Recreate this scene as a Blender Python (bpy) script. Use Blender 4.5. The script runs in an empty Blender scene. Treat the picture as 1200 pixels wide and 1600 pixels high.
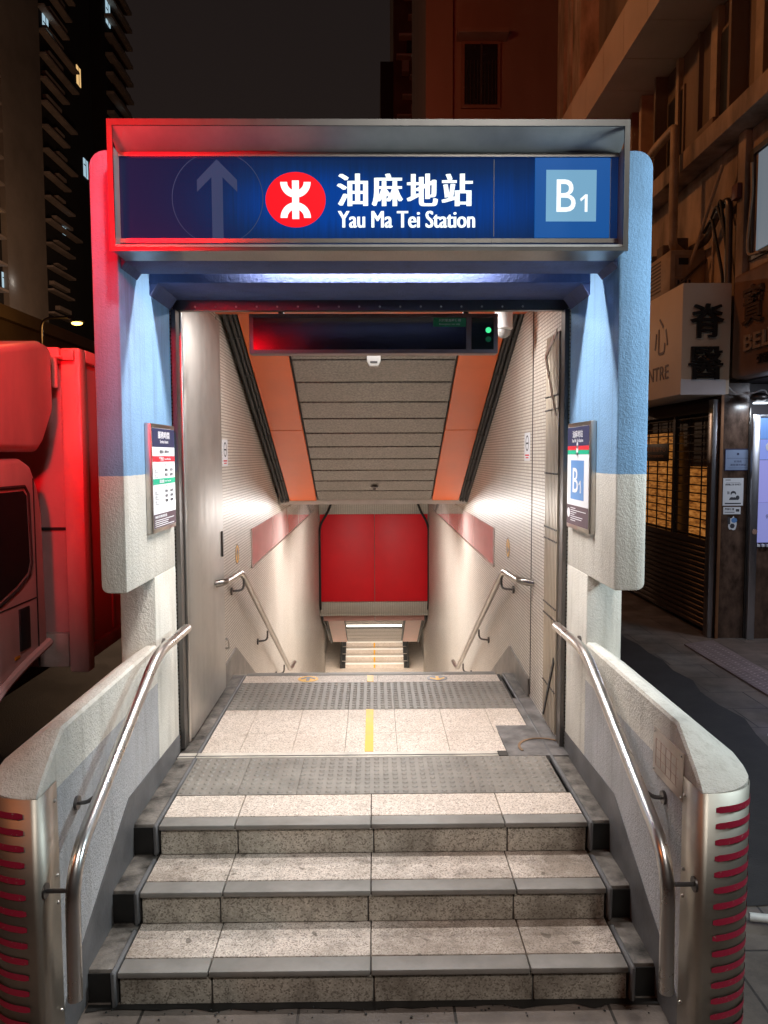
import bpy, bmesh, math, random
from mathutils import Vector, Matrix
random.seed(7)
R = math.radians
sc = bpy.context.scene
COL = sc.collection

# ------------------------------------------------------------------ camera
CZ = 2.13
cam_d = bpy.data.cameras.new('camera')
cam = bpy.data.objects.new('camera', cam_d)
COL.objects.link(cam)
cam_d.sensor_fit = 'VERTICAL'
cam_d.sensor_height = 36.0
cam_d.lens = 36.0 * 1204 / 1600
cam_d.clip_start = 0.05
cam_d.clip_end = 2000
_p, _y, _r = -math.atan(88 / 1204), math.atan(15 / 1204), R(0.2)
c, s = math.cos(_r), math.sin(_r)
basis = Matrix(((c, s, 0), (0, 0, -1), (-s, c, 0)))          # columns: right, up, backwards
rot = Matrix.Rotation(-_y, 3, 'Z') @ Matrix.Rotation(_p, 3, 'X') @ basis
cam.matrix_world = Matrix.Translation((0, 0, CZ)) @ rot.to_4x4()
sc.camera = cam

# ------------------------------------------------------------------ world: night sky over a lit city
world = bpy.data.worlds.new('World')
sc.world = world
world.use_nodes = True
nt = world.node_tree
bg = nt.nodes['Background']
bg.inputs['Color'].default_value = (0.0115, 0.0080, 0.0078, 1)
bg.inputs['Strength'].default_value = 0.9
_tc = nt.nodes.new('ShaderNodeTexCoord')
_sx = nt.nodes.new('ShaderNodeSeparateXYZ')
_rp = nt.nodes.new('ShaderNodeValToRGB')
_rp.color_ramp.elements[0].color = (0.0165, 0.0115, 0.0100, 1)
_rp.color_ramp.elements[1].color = (0.0085, 0.0066, 0.0068, 1)
_rp.color_ramp.elements[0].position = 0.25
_rp.color_ramp.elements[1].position = 0.85
nt.links.new(_tc.outputs['Generated'], _sx.inputs[0])
nt.links.new(_sx.outputs['Z'], _rp.inputs['Fac'])
nt.links.new(_rp.outputs['Color'], bg.inputs['Color'])

sc.view_settings.view_transform = 'Standard'
sc.view_settings.look = 'None'
sc.view_settings.exposure = 0.12
sc.view_settings.gamma = 1.0
sc.cycles.use_denoising = True
sc.cycles.max_bounces = 8
sc.cycles.sample_clamp_indirect = 6.0
sc.cycles.caustics_reflective = False
sc.cycles.caustics_refractive = False


def area(name, loc, direction, sx, sy, power, color, spread=180):
    d = bpy.data.lights.new(name, 'AREA')
    d.shape = 'RECTANGLE'
    d.size, d.size_y, d.energy, d.color, d.spread = sx, sy, power, color, R(spread)
    o = bpy.data.objects.new(name, d)
    COL.objects.link(o)
    o.location = loc
    dv = Vector(direction).normalized()
    z = -dv
    x = Vector((1, 0, 0)) if abs(z.x) < 0.8 else Vector((0, 1, 0))
    x = (x - z * x.dot(z)).normalized()
    y = z.cross(x)
    o.rotation_euler = Matrix((x, y, z)).transposed().to_euler()
    return o


def point(name, loc, power, color, radius=0.1):
    d = bpy.data.lights.new(name, 'POINT')
    d.energy, d.color, d.shadow_soft_size = power, color, radius
    o = bpy.data.objects.new(name, d)
    COL.objects.link(o)
    o.location = loc
    return o


# fluorescent batten in the slot behind the sign, lamp over the landing, unseen lights added down the shaft
area('slot_light', (0, 3.872, 3.21), (0, 0.22, -1), 1.15, 0.035, 58, (1.0, 0.96, 0.93))
area('landing_light', (0, 5.05, 3.10), (0, 0.1, -1), 1.3, 0.12, 38, (1.0, 0.955, 0.92))
area('shaft_fill_light', (0, 9.15, 1.54), (0, -0.35, -1), 1.5, 0.12, 62, (1.0, 0.955, 0.92))
area('shaft_fill_light', (0, 12.0, 1.54), (0, 0.22, -1), 0.5, 5.4, 165, (1.0, 0.955, 0.92))
area('lower_light', (0, 20.5, -2.05), (0, 0.2, -1), 2.4, 0.3, 170, (1.0, 0.93, 0.84))
# street: red shop sign behind the camera on the left, sodium lamps, cool shop light on the right
area('red_sign_light', (-1.75, 0.35, 3.28), (-0.17, 1, 0.30), 0.8, 0.7, 120, (1.0, 0.002, 0.010), 72)
sp_d = bpy.data.lights.new('lorry_red_fill', 'SPOT')  # added spot that reddens the lorry, no such lamp stands there
sp_d.energy, sp_d.color, sp_d.spot_size, sp_d.spot_blend, sp_d.shadow_soft_size = 2300, (1.0, 0.002, 0.010), R(33), 1.0, 0.15
sp_o = bpy.data.objects.new('lorry_red_fill', sp_d)
COL.objects.link(sp_o)
sp_o.location = (-0.3, -1.2, 3.7)
sp_o.rotation_euler = (Vector((-2.75, 5.2, 2.65)) - Vector(sp_o.location)).to_track_quat('-Z', 'Y').to_euler()
point('sodium_light', (-2.5, 11.0, 9.6), 420, (1.0, 0.38, 0.13), 0.25)
point('sodium_light', (-6.0, -1.0, 7.0), 210, (1.0, 0.27, 0.07), 0.25)
point('sodium_light', (-22.0, 72.0, 14.0), 4600, (1.0, 0.62, 0.40), 0.5)  # added to brighten the far towers, not a visible street lamp
area('street_lamp_light', (1.5, -2.5, 8.0), (-0.2, 0.92, -1.05), 0.7, 0.7, 42, (1.0, 0.95, 0.90), 70)
area('shop_light', (3.1, 2.55, 3.1), (-1.9, 0.95, -0.7), 0.7, 0.5, 42, (0.74, 0.92, 1.0), 130)
area('lobby_light', (5.0, 7.4, 2.93), (-0.15, 0, -1), 0.9, 0.5, 40, (0.80, 0.86, 1.0))


# ------------------------------------------------------------------ mesh building
class MB:
    def __init__(self):
        self.bm = bmesh.new()

    def face(self, pts):
        vs = [self.bm.verts.new(p) for p in pts]
        try:
            return self.bm.faces.new(vs)
        except ValueError:
            return None

    def box(self, x0, x1, y0, y1, z0, z1, bev=0.0, seg=2):
        x0, x1 = min(x0, x1), max(x0, x1)
        y0, y1 = min(y0, y1), max(y0, y1)
        z0, z1 = min(z0, z1), max(z0, z1)
        r = bmesh.ops.create_cube(self.bm, size=1.0)
        vs = r['verts']
        for v in vs:
            v.co = Vector(((x0 + x1) / 2 + v.co.x * (x1 - x0), (y0 + y1) / 2 + v.co.y * (y1 - y0), (z0 + z1) / 2 + v.co.z * (z1 - z0)))
        if bev:
            es = list({e for v in vs for e in v.link_edges})
            bmesh.ops.bevel(self.bm, geom=es, offset=bev, segments=seg, affect='EDGES', profile=0.5, clamp_overlap=True)
        return self

    def prism(self, pts, off, bev=0.0, seg=2):
        """closed polygon (list of 3D points) extruded by the vector off"""
        off = Vector(off)
        a = [self.bm.verts.new(p) for p in pts]
        b = [self.bm.verts.new(Vector(p) + off) for p in pts]
        n = len(a)
        fs = [self.bm.faces.new(a), self.bm.faces.new(list(reversed(b)))]
        for i in range(n):
            fs.append(self.bm.faces.new((a[i], b[i], b[(i + 1) % n], a[(i + 1) % n])))
        bmesh.ops.recalc_face_normals(self.bm, faces=fs)
        if bev:
            es = [e for e in {e for f in fs for e in f.edges} if e.calc_face_angle(0) > 0.6]
            bmesh.ops.bevel(self.bm, geom=es, offset=bev, segments=seg, affect='EDGES', profile=0.5, clamp_overlap=True)
        return self

    def tube(self, path, r, n=14, caps=True):
        path = [Vector(p) for p in path]
        rings = []
        up = None
        for i, p in enumerate(path):
            a = path[max(i - 1, 0)]
            b = path[min(i + 1, len(path) - 1)]
            t = (b - a).normalized()
            if up is None:
                up = Vector((0, 0, 1)) if abs(t.z) < 0.9 else Vector((1, 0, 0))
            u = (up - t * up.dot(t)).normalized()
            up = u
            w = t.cross(u)
            rr = r[i] if isinstance(r, (list, tuple)) else r
            rings.append([self.bm.verts.new(p + (u * math.cos(2 * math.pi * k / n) + w * math.sin(2 * math.pi * k / n)) * rr) for k in range(n)])
        for i in range(len(rings) - 1):
            for k in range(n):
                self.bm.faces.new((rings[i][k], rings[i][(k + 1) % n], rings[i + 1][(k + 1) % n], rings[i + 1][k]))
        if caps:
            self.bm.faces.new(list(reversed(rings[0])))
            self.bm.faces.new(rings[-1])
        return self

    def cyl(self, p0, p1, r, n=16):
        return self.tube([p0, p1], r, n)

    def ball(self, c, r, sx=1, sy=1, sz=1, n=16):
        rr = bmesh.ops.create_uvsphere(self.bm, u_segments=n, v_segments=max(6, n // 2), radius=r)
        for v in rr['verts']:
            v.co = Vector(c) + Vector((v.co.x * sx, v.co.y * sy, v.co.z * sz))
        return self


def fillet(path, rad, seg=6):
    """round the inner corners of a polyline"""
    P = [Vector(p) for p in path]
    out = [P[0]]
    for i in range(1, len(P) - 1):
        a, b, c_ = P[i - 1], P[i], P[i + 1]
        d1, d2 = (a - b), (c_ - b)
        t = min(rad, d1.length * 0.45, d2.length * 0.45)
        s0, s1 = b + d1.normalized() * t, b + d2.normalized() * t
        for k in range(seg + 1):
            q = k / seg
            out.append(s0.lerp(b, q).lerp(b.lerp(s1, q), q))
    out.append(P[-1])
    return out


def thing(name, label, cat, loc=(0, 0, 0), group=None):
    o = bpy.data.objects.new(name, None)
    o.empty_display_size = 0.1
    COL.objects.link(o)
    o.location = loc
    o['label'] = label
    o['category'] = cat
    if group:
        o['group'] = group
    return o


def wloc(o):
    v = Vector((0, 0, 0))
    while o is not None:
        v = v + Vector(o.location)
        o = o.parent
    return v


def obj(name, mb, mat, parent=None, loc=None, label=None, cat=None, group=None, kind=None, smooth=True):
    off = wloc(parent) if parent else Vector(loc or (0, 0, 0))
    me = bpy.data.meshes.new(name)
    bmesh.ops.recalc_face_normals(mb.bm, faces=mb.bm.faces)
    for v in mb.bm.verts:
        v.co -= off
    for f in mb.bm.faces:
        f.smooth = smooth
    mb.bm.to_mesh(me)
    mb.bm.free()
    if smooth:
        me.set_sharp_from_angle(angle=R(38))
    if mat:
        me.materials.append(mat)
    o = bpy.data.objects.new(name, me)
    COL.objects.link(o)
    if parent:
        o.parent = parent
    elif loc:
        o.location = loc
    if label:
        o['label'] = label
    if cat:
        o['category'] = cat
    if group:
        o['group'] = group
    if kind:
        o['kind'] = kind
    return o


# ------------------------------------------------------------------ panel frames and lettering
class Plane:
    """a flat face in space: origin, direction to the viewer's right, up, and outward normal"""
    def __init__(self, o, right, up, nrm):
        self.o, self.r, self.u, self.n = Vector(o), Vector(right), Vector(up), Vector(nrm)

    def at(self, a, b, h=0.0):
        return self.o + self.r * a + self.u * b + self.n * h

    def rect(self, mb, a0, b0, a1, b1, h0, h1, bev=0):
        return mb.prism([self.at(a0, b0, h0), self.at(a1, b0, h0), self.at(a1, b1, h0), self.at(a0, b1, h0)], self.n * (h1 - h0), bev)

    def disc(self, mb, a, b, ra, rb, h0, h1, n=48):
        pts = [self.at(a + ra * math.cos(2 * math.pi * k / n), b + rb * math.sin(2 * math.pi * k / n), h0) for k in range(n)]
        return mb.prism(pts, self.n * (h1 - h0))

    def ring(self, mb, a, b, r0, r1, h0, h1, t0=0, t1=360, n=40, sy=1.0):
        for k in range(n):
            q0, q1 = R(t0 + (t1 - t0) * k / n), R(t0 + (t1 - t0) * (k + 1) / n)
            pts = [self.at(a + r * math.cos(q), b + sy * r * math.sin(q), h0) for r, q in ((r0, q0), (r1, q0), (r1, q1), (r0, q1))]
            mb.prism(pts, self.n * (h1 - h0))
        return mb

    def text(self, mb, body, a0, b0, w, h, h0=0.0, depth=0.0, bold=0.0, xbold=0):
        """body fitted in the box a0, b0, w, h; w or h may be None"""
        V, F = glyphs(body, bold, depth > 0)
        x0, x1 = min(v[0] for v in V), max(v[0] for v in V)
        y0, y1 = min(v[1] for v in V), max(v[1] for v in V)
        if w is None:
            w = h * (x1 - x0) / (y1 - y0)
        if h is None:
            h = w * (y1 - y0) / (x1 - x0)
        z0, z1 = min(v[2] for v in V), max(v[2] for v in V)
        for rep in range(2 * xbold + 1):
            dx = (rep - xbold) * h * 0.019
            hz = h0 + rep * 0.0004
            vs = []
            for v in V:
                z = 0 if z1 - z0 < 1e-6 else (v[2] - z0) / (z1 - z0) * depth
                vs.append(mb.bm.verts.new(self.at(a0 + (v[0] - x0) / (x1 - x0) * w + dx, b0 + (v[1] - y0) / (y1 - y0) * h, hz + z)))
            for f in F:
                try:
                    mb.bm.faces.new([vs[i] for i in f])
                except ValueError:
                    pass
        return mb


def one(pl, mb, a, b, w, h, hh):
    """a figure one: upright stem with a small flag"""
    pts = [(0.62, 0), (0.95, 0), (0.95, 1), (0.66, 1), (0.05, 0.74), (0.16, 0.60), (0.62, 0.80)]
    mb.prism([pl.at(a + w * x, b + h * y, hh) for x, y in pts], pl.n * 0.001)


_gl = {}


def glyphs(body, bold, thick):
    key = (body, bold, thick)
    if key not in _gl:
        cu = bpy.data.curves.new('glyphs', 'FONT')
        cu.body = body
        cu.size = 1.0
        cu.offset = bold
        cu.resolution_u = 4
        cu.extrude = 0.02 if thick else 0.0
        to = bpy.data.objects.new('glyphs', cu)
        COL.objects.link(to)
        dg = bpy.context.evaluated_depsgraph_get()
        me = to.evaluated_get(dg).to_mesh()
        _gl[key] = ([tuple(v.co) for v in me.vertices], [tuple(p.vertices) for p in me.polygons])
        to.evaluated_get(dg).to_mesh_clear()
        bpy.data.objects.remove(to)
        bpy.data.curves.remove(cu)
    return _gl[key]


# ------------------------------------------------------------------ materials
def newmat(name):
    m = bpy.data.materials.new(name)
    m.use_nodes = True
    t = m.node_tree
    return m, t, t.nodes['Principled BSDF']


def node(t, typ, **kw):
    n = t.nodes.new(typ)
    for k, v in kw.items():
        if hasattr(n, k):
            setattr(n, k, v)
        else:
            n.inputs[k.replace('_', ' ')].default_value = v
    return n


def rgb(c):
    return (c[0], c[1], c[2], 1)


def ramp(t, fac, stops):
    n = t.nodes.new('ShaderNodeValToRGB')
    e = n.color_ramp.elements
    while len(e) < len(stops):
        e.new(0.5)
    for k, (p, cc) in enumerate(stops):
        e[k].position = p
        e[k].color = rgb(cc) if not isinstance(cc, (int, float)) else (cc, cc, cc, 1)
    t.links.new(fac, n.inputs['Fac'])
    return n.outputs['Color']


def coords(t, scale=(1, 1, 1), kind='Object'):
    tc = t.nodes.new('ShaderNodeTexCoord')
    mp = t.nodes.new('ShaderNodeMapping')
    mp.inputs['Scale'].default_value = scale
    t.links.new(tc.outputs[kind], mp.inputs['Vector'])
    return mp.outputs['Vector']


def noise(t, vec, scale, detail=4, rough=0.55):
    n = t.nodes.new('ShaderNodeTexNoise')
    n.inputs['Scale'].default_value = scale
    n.inputs['Detail'].default_value = detail
    n.inputs['Roughness'].default_value = rough
    t.links.new(vec, n.inputs['Vector'])
    return n.outputs['Fac']


def mixc(t, fac, a, b, mode='MIX'):
    n = t.nodes.new('ShaderNodeMix')
    n.data_type = 'RGBA'
    n.blend_type = mode
    for sock, v in ((n.inputs[0], fac), (n.inputs[6], a), (n.inputs[7], b)):
        if isinstance(v, bpy.types.NodeSocket):
            t.links.new(v, sock)
        elif isinstance(v, (int, float)):
            sock.default_value = v
        else:
            sock.default_value = rgb(v)
    return n.outputs[2]


def math_(t, op, a, b=None):
    n = t.nodes.new('ShaderNodeMath')
    n.operation = op
    for k, v in enumerate((a, b)):
        if v is None:
            continue
        if isinstance(v, bpy.types.NodeSocket):
            t.links.new(v, n.inputs[k])
        else:
            n.inputs[k].default_value = v
    return n.outputs[0]


def bump(t, b, h, strength=0.3, dist=0.005):
    n = t.nodes.new('ShaderNodeBump')
    n.inputs['Strength'].default_value = strength
    n.inputs['Distance'].default_value = dist
    t.links.new(h, n.inputs['Height'])
    t.links.new(n.outputs['Normal'], b.inputs['Normal'])


def plain(name, col, rough=0.5, metal=0.0, var=0.12, scale=6.0, bmp=0.0, bscale=60.0, coat=0.0, stretch=(1, 1, 1)):
    m, t, b = newmat(name)
    v = coords(t, stretch)
    n = noise(t, v, scale, 5, 0.6)
    lo = tuple(x * (1 - var) for x in col)
    hi = tuple(min(1, x * (1 + var)) for x in col)
    t.links.new(ramp(t, n, [(0.3, lo), (0.7, hi)]), b.inputs['Base Color'])
    rr = t.nodes.new('ShaderNodeMapRange')
    rr.inputs['To Min'].default_value = max(0.02, rough - 0.1)
    rr.inputs['To Max'].default_value = min(1, rough + 0.1)
    t.links.new(n, rr.inputs['Value'])
    t.links.new(rr.outputs['Result'], b.inputs['Roughness'])
    b.inputs['Metallic'].default_value = metal
    b.inputs['Coat Weight'].default_value = coat
    if bmp:
        bump(t, b, noise(t, coords(t), bscale, 3), bmp, 0.004)
    return m


def steel(name, col=(0.56, 0.53, 0.49), rough=0.3, stretch=(1, 1, 30), stain=0.25, aniso=0.0):
    m, t, b = newmat(name)
    n1 = noise(t, coords(t, stretch), 14, 4)
    n2 = noise(t, coords(t), 2.3, 5, 0.65)
    cc = mixc(t, ramp(t, n2, [(0.45, 0.0), (0.75, stain)]), col, tuple(x * 0.45 for x in col))
    t.links.new(cc, b.inputs['Base Color'])
    b.inputs['Metallic'].default_value = 1.0
    rr = t.nodes.new('ShaderNodeMapRange')
    rr.inputs['To Min'].default_value = rough - 0.08
    rr.inputs['To Max'].default_value = rough + 0.12
    t.links.new(n1, rr.inputs['Value'])
    t.links.new(rr.outputs['Result'], b.inputs['Roughness'])
    bump(t, b, mixc(t, 0.5, n1, n2), 0.06, 0.003)
    return m


def emit(name, col, strength, rough=0.3, base=None):
    m, t, b = newmat(name)
    b.inputs['Base Color'].default_value = rgb(base or tuple(x * 0.5 for x in col))
    b.inputs['Emission Color'].default_value = rgb(col)
    b.inputs['Emission Strength'].default_value = strength
    b.inputs['Roughness'].default_value = rough
    return m


def stucco(name, bands, bmp=0.55):
    """rough-cast paint whose colour changes with height: bands = [(z, colour above z)], lowest first"""
    m, t, b = newmat(name)
    v = coords(t)
    sep = t.nodes.new('ShaderNodeSeparateXYZ')
    t.links.new(v, sep.inputs[0])
    wob = math_(t, 'MULTIPLY', math_(t, 'SUBTRACT', noise(t, v, 30, 2), 0.5), 0.006)
    z = math_(t, 'ADD', sep.outputs['Z'], wob)
    cc = bands[0][1]
    for zz, col in bands[1:]:
        cc = mixc(t, math_(t, 'GREATER_THAN', z, zz), cc, col)
    n2 = noise(t, v, 3.2, 6, 0.65)
    cc = mixc(t, ramp(t, n2, [(0.42, 0.0), (0.85, 0.35)]), cc, (0.30, 0.28, 0.24), 'MULTIPLY')
    drip = noise(t, coords(t, (9, 9, 0.55)), 2.2, 5, 0.65)
    cc = mixc(t, ramp(t, drip, [(0.50, 0.0), (0.74, 0.4)]), cc, (0.42, 0.38, 0.32), 'MULTIPLY')
    spots = noise(t, v, 46, 2, 0.5)
    cc = mixc(t, ramp(t, spots, [(0.70, 0.0), (0.76, 0.25)]), cc, (0.35, 0.3, 0.25), 'MULTIPLY')
    t.links.new(cc, b.inputs['Base Color'])
    b.inputs['Roughness'].default_value = 0.75
    h = mixc(t, 0.35, noise(t, v, 70, 3, 0.6), noise(t, v, 170, 2, 0.5))
    bump(t, b, h, bmp, 0.011)
    return m


def speckle(name, base, dark, light, dirt=0.0, dirtcol=(0.10, 0.08, 0.06), scale=230, rough=0.55, bmp=0.25, gums=True):
    """granite / terrazzo: fine chips in three tones, with stains of their own shape"""
    m, t, b = newmat(name)
    v = coords(t)
    vo = t.nodes.new('ShaderNodeTexVoronoi')
    vo.inputs['Scale'].default_value = scale
    t.links.new(v, vo.inputs['Vector'])
    sx = t.nodes.new('ShaderNodeSeparateColor')
    t.links.new(vo.outputs['Color'], sx.inputs[0])
    cc = ramp(t, sx.outputs[0], [(0.0, dark), (0.18, dark), (0.26, base), (0.7, base), (0.85, light)])
    n1 = noise(t, v, 2.1, 6, 0.7)
    n3 = noise(t, v, 26, 4, 0.65)
    cc = mixc(t, ramp(t, n3, [(0.35, 0.0), (0.75, 0.22)]), cc, tuple(x * 0.6 for x in base))
    if dirt:
        cc = mixc(t, ramp(t, n1, [(0.42, 0.0), (0.64, dirt)]), cc, dirtcol)
        gum = noise(t, v, 17, 1, 0.3)
        cc = mixc(t, ramp(t, gum, [(0.735, 0.0), (0.75, dirt if gums else 0.0)]), cc, tuple(x * 0.5 for x in dirtcol))
        cc = mixc(t, ramp(t, noise(t, coords(t, (1, 1, 0.4)), 9, 6, 0.72), [(0.52, 0.0), (0.72, dirt)]), cc, tuple(x * 0.6 for x in dirtcol))
    t.links.new(cc, b.inputs['Base Color'])
    b.inputs['Roughness'].default_value = rough
    bump(t, b, n3, bmp, 0.004)
    return m


def mosaic(name, col, mortar, tile=(0.045, 0.0225), axis='YZ', gap=0.2, dirt=0.3):
    """stack-bonded small glazed tiles"""
    m, t, b = newmat(name)
    tc = t.nodes.new('ShaderNodeTexCoord')
    sep = t.nodes.new('ShaderNodeSeparateXYZ')
    t.links.new(tc.outputs['Object'], sep.inputs[0])
    cmb = t.nodes.new('ShaderNodeCombineXYZ')
    t.links.new(sep.outputs[axis[0]], cmb.inputs[0])
    t.links.new(sep.outputs[axis[1]], cmb.inputs[1])
    br = t.nodes.new('ShaderNodeTexBrick')
    br.offset = 0.0
    br.inputs['Scale'].default_value = 1.0
    br.inputs['Brick Width'].default_value = tile[0]
    br.inputs['Row Height'].default_value = tile[1]
    br.inputs['Mortar Size'].default_value = tile[1] * gap
    br.inputs['Mortar Smooth'].default_value = 0.3
    br.inputs['Color1'].default_value = rgb(col)
    br.inputs['Color2'].default_value = rgb(tuple(x * 0.88 for x in col))
    br.inputs['Mortar'].default_value = rgb(mortar)
    t.links.new(cmb.outputs[0], br.inputs['Vector'])
    n1 = noise(t, coords(t, (1, 1, 0.5)), 1.4, 6, 0.7)
    cc = mixc(t, ramp(t, n1, [(0.45, 0.0), (0.8, dirt)]), br.outputs['Color'], (0.3, 0.24, 0.18))
    t.links.new(cc, b.inputs['Base Color'])
    b.inputs['Roughness'].default_value = 0.42
    inv = math_(t, 'SUBTRACT', 1.0, br.outputs['Fac'])
    bump(t, b, inv, 0.35, 0.002)
    return m


MAT = {}
BLUE = (0.20, 0.37, 0.585)
CREAM = (0.70, 0.67, 0.60)
MAT['pillar'] = stucco('pillar paint', [(0, CREAM), (2.042, BLUE)])
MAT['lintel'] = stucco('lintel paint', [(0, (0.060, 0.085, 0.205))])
MAT['parapet'] = stucco('parapet paint', [(0, (0.45, 0.45, 0.46)), (0.958, CREAM)], 0.75)
MAT['steel'] = steel('brushed steel')
MAT['steel_h'] = steel('brushed steel with horizontal grain', stretch=(30, 1, 1))
MAT['hood'] = plain('dull hood steel', (0.44, 0.43, 0.41), 0.55, 0.35, var=0.15, scale=5)
MAT['steel_rail'] = steel('polished rail steel', (0.68, 0.65, 0.62), 0.28, (1, 1, 1), 0.12)
MAT['rail_in'] = steel('dull rail steel', (0.36, 0.335, 0.30), 0.3, (1, 1, 1), 0.2)
MAT['steel_door'] = steel('worn steel door', (0.50, 0.48, 0.45), 0.50, (1, 1, 0.06), 0.4)
MAT['steel_dark'] = steel('dark steel', (0.16, 0.15, 0.145), 0.4, (1, 1, 1), 0.4)
MAT['guard'] = steel('guard steel', (0.50, 0.45, 0.38), 0.47, (1, 1, 40), 0.45)
MAT['tile'] = mosaic('cream mosaic tile', (0.74, 0.69, 0.62), (0.30, 0.25, 0.20))
MAT['tile_x'] = mosaic('cream mosaic tile across', (0.62, 0.57, 0.47), (0.32, 0.28, 0.22), axis='XZ')
MAT['granite'] = speckle('granite tile', (0.66, 0.56, 0.48), (0.34, 0.27, 0.22), (0.80, 0.72, 0.64), 0.22, (0.32, 0.24, 0.17), 190)
MAT['granite_step'] = speckle('worn granite tread', (0.60, 0.51, 0.44), (0.28, 0.23, 0.19), (0.74, 0.66, 0.58), 0.7, (0.17, 0.13, 0.095), 200)
MAT['riser'] = speckle('grimy granite riser', (0.50, 0.455, 0.38), (0.24, 0.21, 0.17), (0.62, 0.57, 0.49), 0.6, (0.085, 0.065, 0.045), 170, 0.7, 0.5, False)
MAT['nosing'] = plain('grey nosing', (0.225, 0.21, 0.19), 0.55, var=0.16, scale=9, bmp=0.15)
MAT['tactile'] = plain('grey tactile paving', (0.215, 0.195, 0.17), 0.5, var=0.22, scale=5, bmp=0.2)
MAT['blackgrime'] = plain('black grime', (0.012, 0.011, 0.010), 0.45, var=0.5, scale=9)
MAT['grime'] = plain('grimy kerb concrete', (0.13, 0.115, 0.10), 0.55, var=0.85, scale=10, bmp=0.8, bscale=45)
MAT['grime_wall'] = plain('dark skirting paint', (0.115, 0.113, 0.115), 0.55, var=0.4, scale=4, bmp=0.25)
MAT['skirt_in'] = plain('grey skirting slab', (0.20, 0.18, 0.16), 0.45, var=0.5, scale=5)
MAT['patch'] = plain('patched cement', (0.16, 0.15, 0.145), 0.5, var=0.55, scale=8, bmp=0.5, bscale=25)
MAT['under'] = plain('dark grout', (0.05, 0.045, 0.04), 0.8)
MAT['yellow'] = plain('yellow line', (0.78, 0.40, 0.006), 0.45, var=0.1, scale=20)
MAT['grey_mark'] = plain('grey sticker', (0.16, 0.15, 0.15), 0.45)
MAT['orange'] = plain('orange enamel', (0.70, 0.120, 0.013), 0.32, var=0.10, scale=1.5, coat=0.1)
MAT['pink'] = plain('pale pink enamel', (0.80, 0.64, 0.60), 0.12, var=0.05, scale=2, coat=0.6)
MAT['pink_soft'] = plain('soft pink panel', (0.72, 0.38, 0.32), 0.4, var=0.06)
MAT['bright_edge'] = plain('bright metal nosing', (0.82, 0.80, 0.76), 0.4, 0.1, var=0.05)
MAT['red'] = plain('red enamel', (0.80, 0.004, 0.014), 0.5, var=0.07, scale=1.6)
MAT['slat'] = plain('bronze ceiling slat', (0.175, 0.157, 0.135), 0.36, 0.4, var=0.5, scale=55, bmp=0.8, bscale=60)
MAT['black'] = plain('black', (0.012, 0.012, 0.013), 0.45)
MAT['rubber'] = plain('black rubber', (0.018, 0.017, 0.016), 0.6)
MAT['white'] = plain('white plastic', (0.74, 0.74, 0.72), 0.4)
MAT['asphalt'] = plain('asphalt', (0.032, 0.030, 0.030), 0.62, var=0.5, scale=6, bmp=0.7, bscale=140)
MAT['road'] = plain('road asphalt', (0.035, 0.034, 0.033), 0.55, var=0.4, scale=3, bmp=0.6, bscale=120)

# ------------------------------------------------------------------ the setting: ground, road
def slabs(name, col, size):
    m, t, b = newmat(name)
    tc = t.nodes.new('ShaderNodeTexCoord')
    br = t.nodes.new('ShaderNodeTexBrick')
    br.offset = 0.5
    br.inputs['Scale'].default_value = 1.0
    br.inputs['Brick Width'].default_value = size[0]
    br.inputs['Row Height'].default_value = size[1]
    br.inputs['Mortar Size'].default_value = 0.006
    br.inputs['Color1'].default_value = rgb(col)
    br.inputs['Color2'].default_value = rgb(tuple(x * 0.8 for x in col))
    br.inputs['Mortar'].default_value = (0.012, 0.011, 0.01, 1)
    t.links.new(tc.outputs['Object'], br.inputs['Vector'])
    v = coords(t)
    cc = mixc(t, ramp(t, noise(t, v, 2.5, 7, 0.7), [(0.4, 0.0), (0.62, 0.75)]), br.outputs['Color'], tuple(x * 0.33 for x in col))
    t.links.new(cc, b.inputs['Base Color'])
    t.links.new(ramp(t, noise(t, v, 1.6, 4), [(0.35, 0.35), (0.7, 0.75)]), b.inputs['Roughness'])
    bump(t, b, noise(t, v, 90, 4), 0.35, 0.004)
    return m


MAT['slabs'] = slabs('pavement slabs', (0.20, 0.165, 0.14), (0.6, 0.45))
HX0, HX1, HY0, HY1 = -1.20, 1.20, 2.95, 17.0      # the station's shaft goes down through the ground here
g = MB()
for (x0, x1, y0, y1) in ((-1.75, HX0, -30, 400), (HX1, 400, -30, 400), (HX0, HX1, -30, HY0), (HX0, HX1, HY1, 400)):
    g.face([(x0, y0, 0), (x1, y0, 0), (x1, y1, 0), (x0, y1, 0)])
obj('pavement', g, MAT['slabs'], kind='structure')
g = MB()
g.face([(-400, -30, -0.13), (-1.75, -30, -0.13), (-1.75, 400, -0.13), (-400, 400, -0.13)])
obj('road', g, MAT['road'], kind='structure')
g = MB()
g.box(-1.93, -1.752, -30, 60, -0.2, 0.004, 0.012)
obj('kerb', g, plain('kerb stone', (0.18, 0.17, 0.16), 0.7, var=0.3), kind='structure')
g = MB()
pts = [(1.34, -5), (2.0, -5), (2.55, 3.6), (3.0, 5.6)]
rr = random.Random(3)
edge = [(2.62 + 0.33 * min(1, max(0, (y - 3.5) / 2.2)) + rr.uniform(-0.05, 0.05), y) for y in [3.6 + 0.35 * k for k in range(28)]]
poly = [(1.34, 3.45), (2.35, 3.5)] + edge + [(1.34, 13.4)]
g.face([(x, y, 0.004) for x, y in poly])
obj('asphalt_path', g, MAT['asphalt'], kind='structure')

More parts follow.
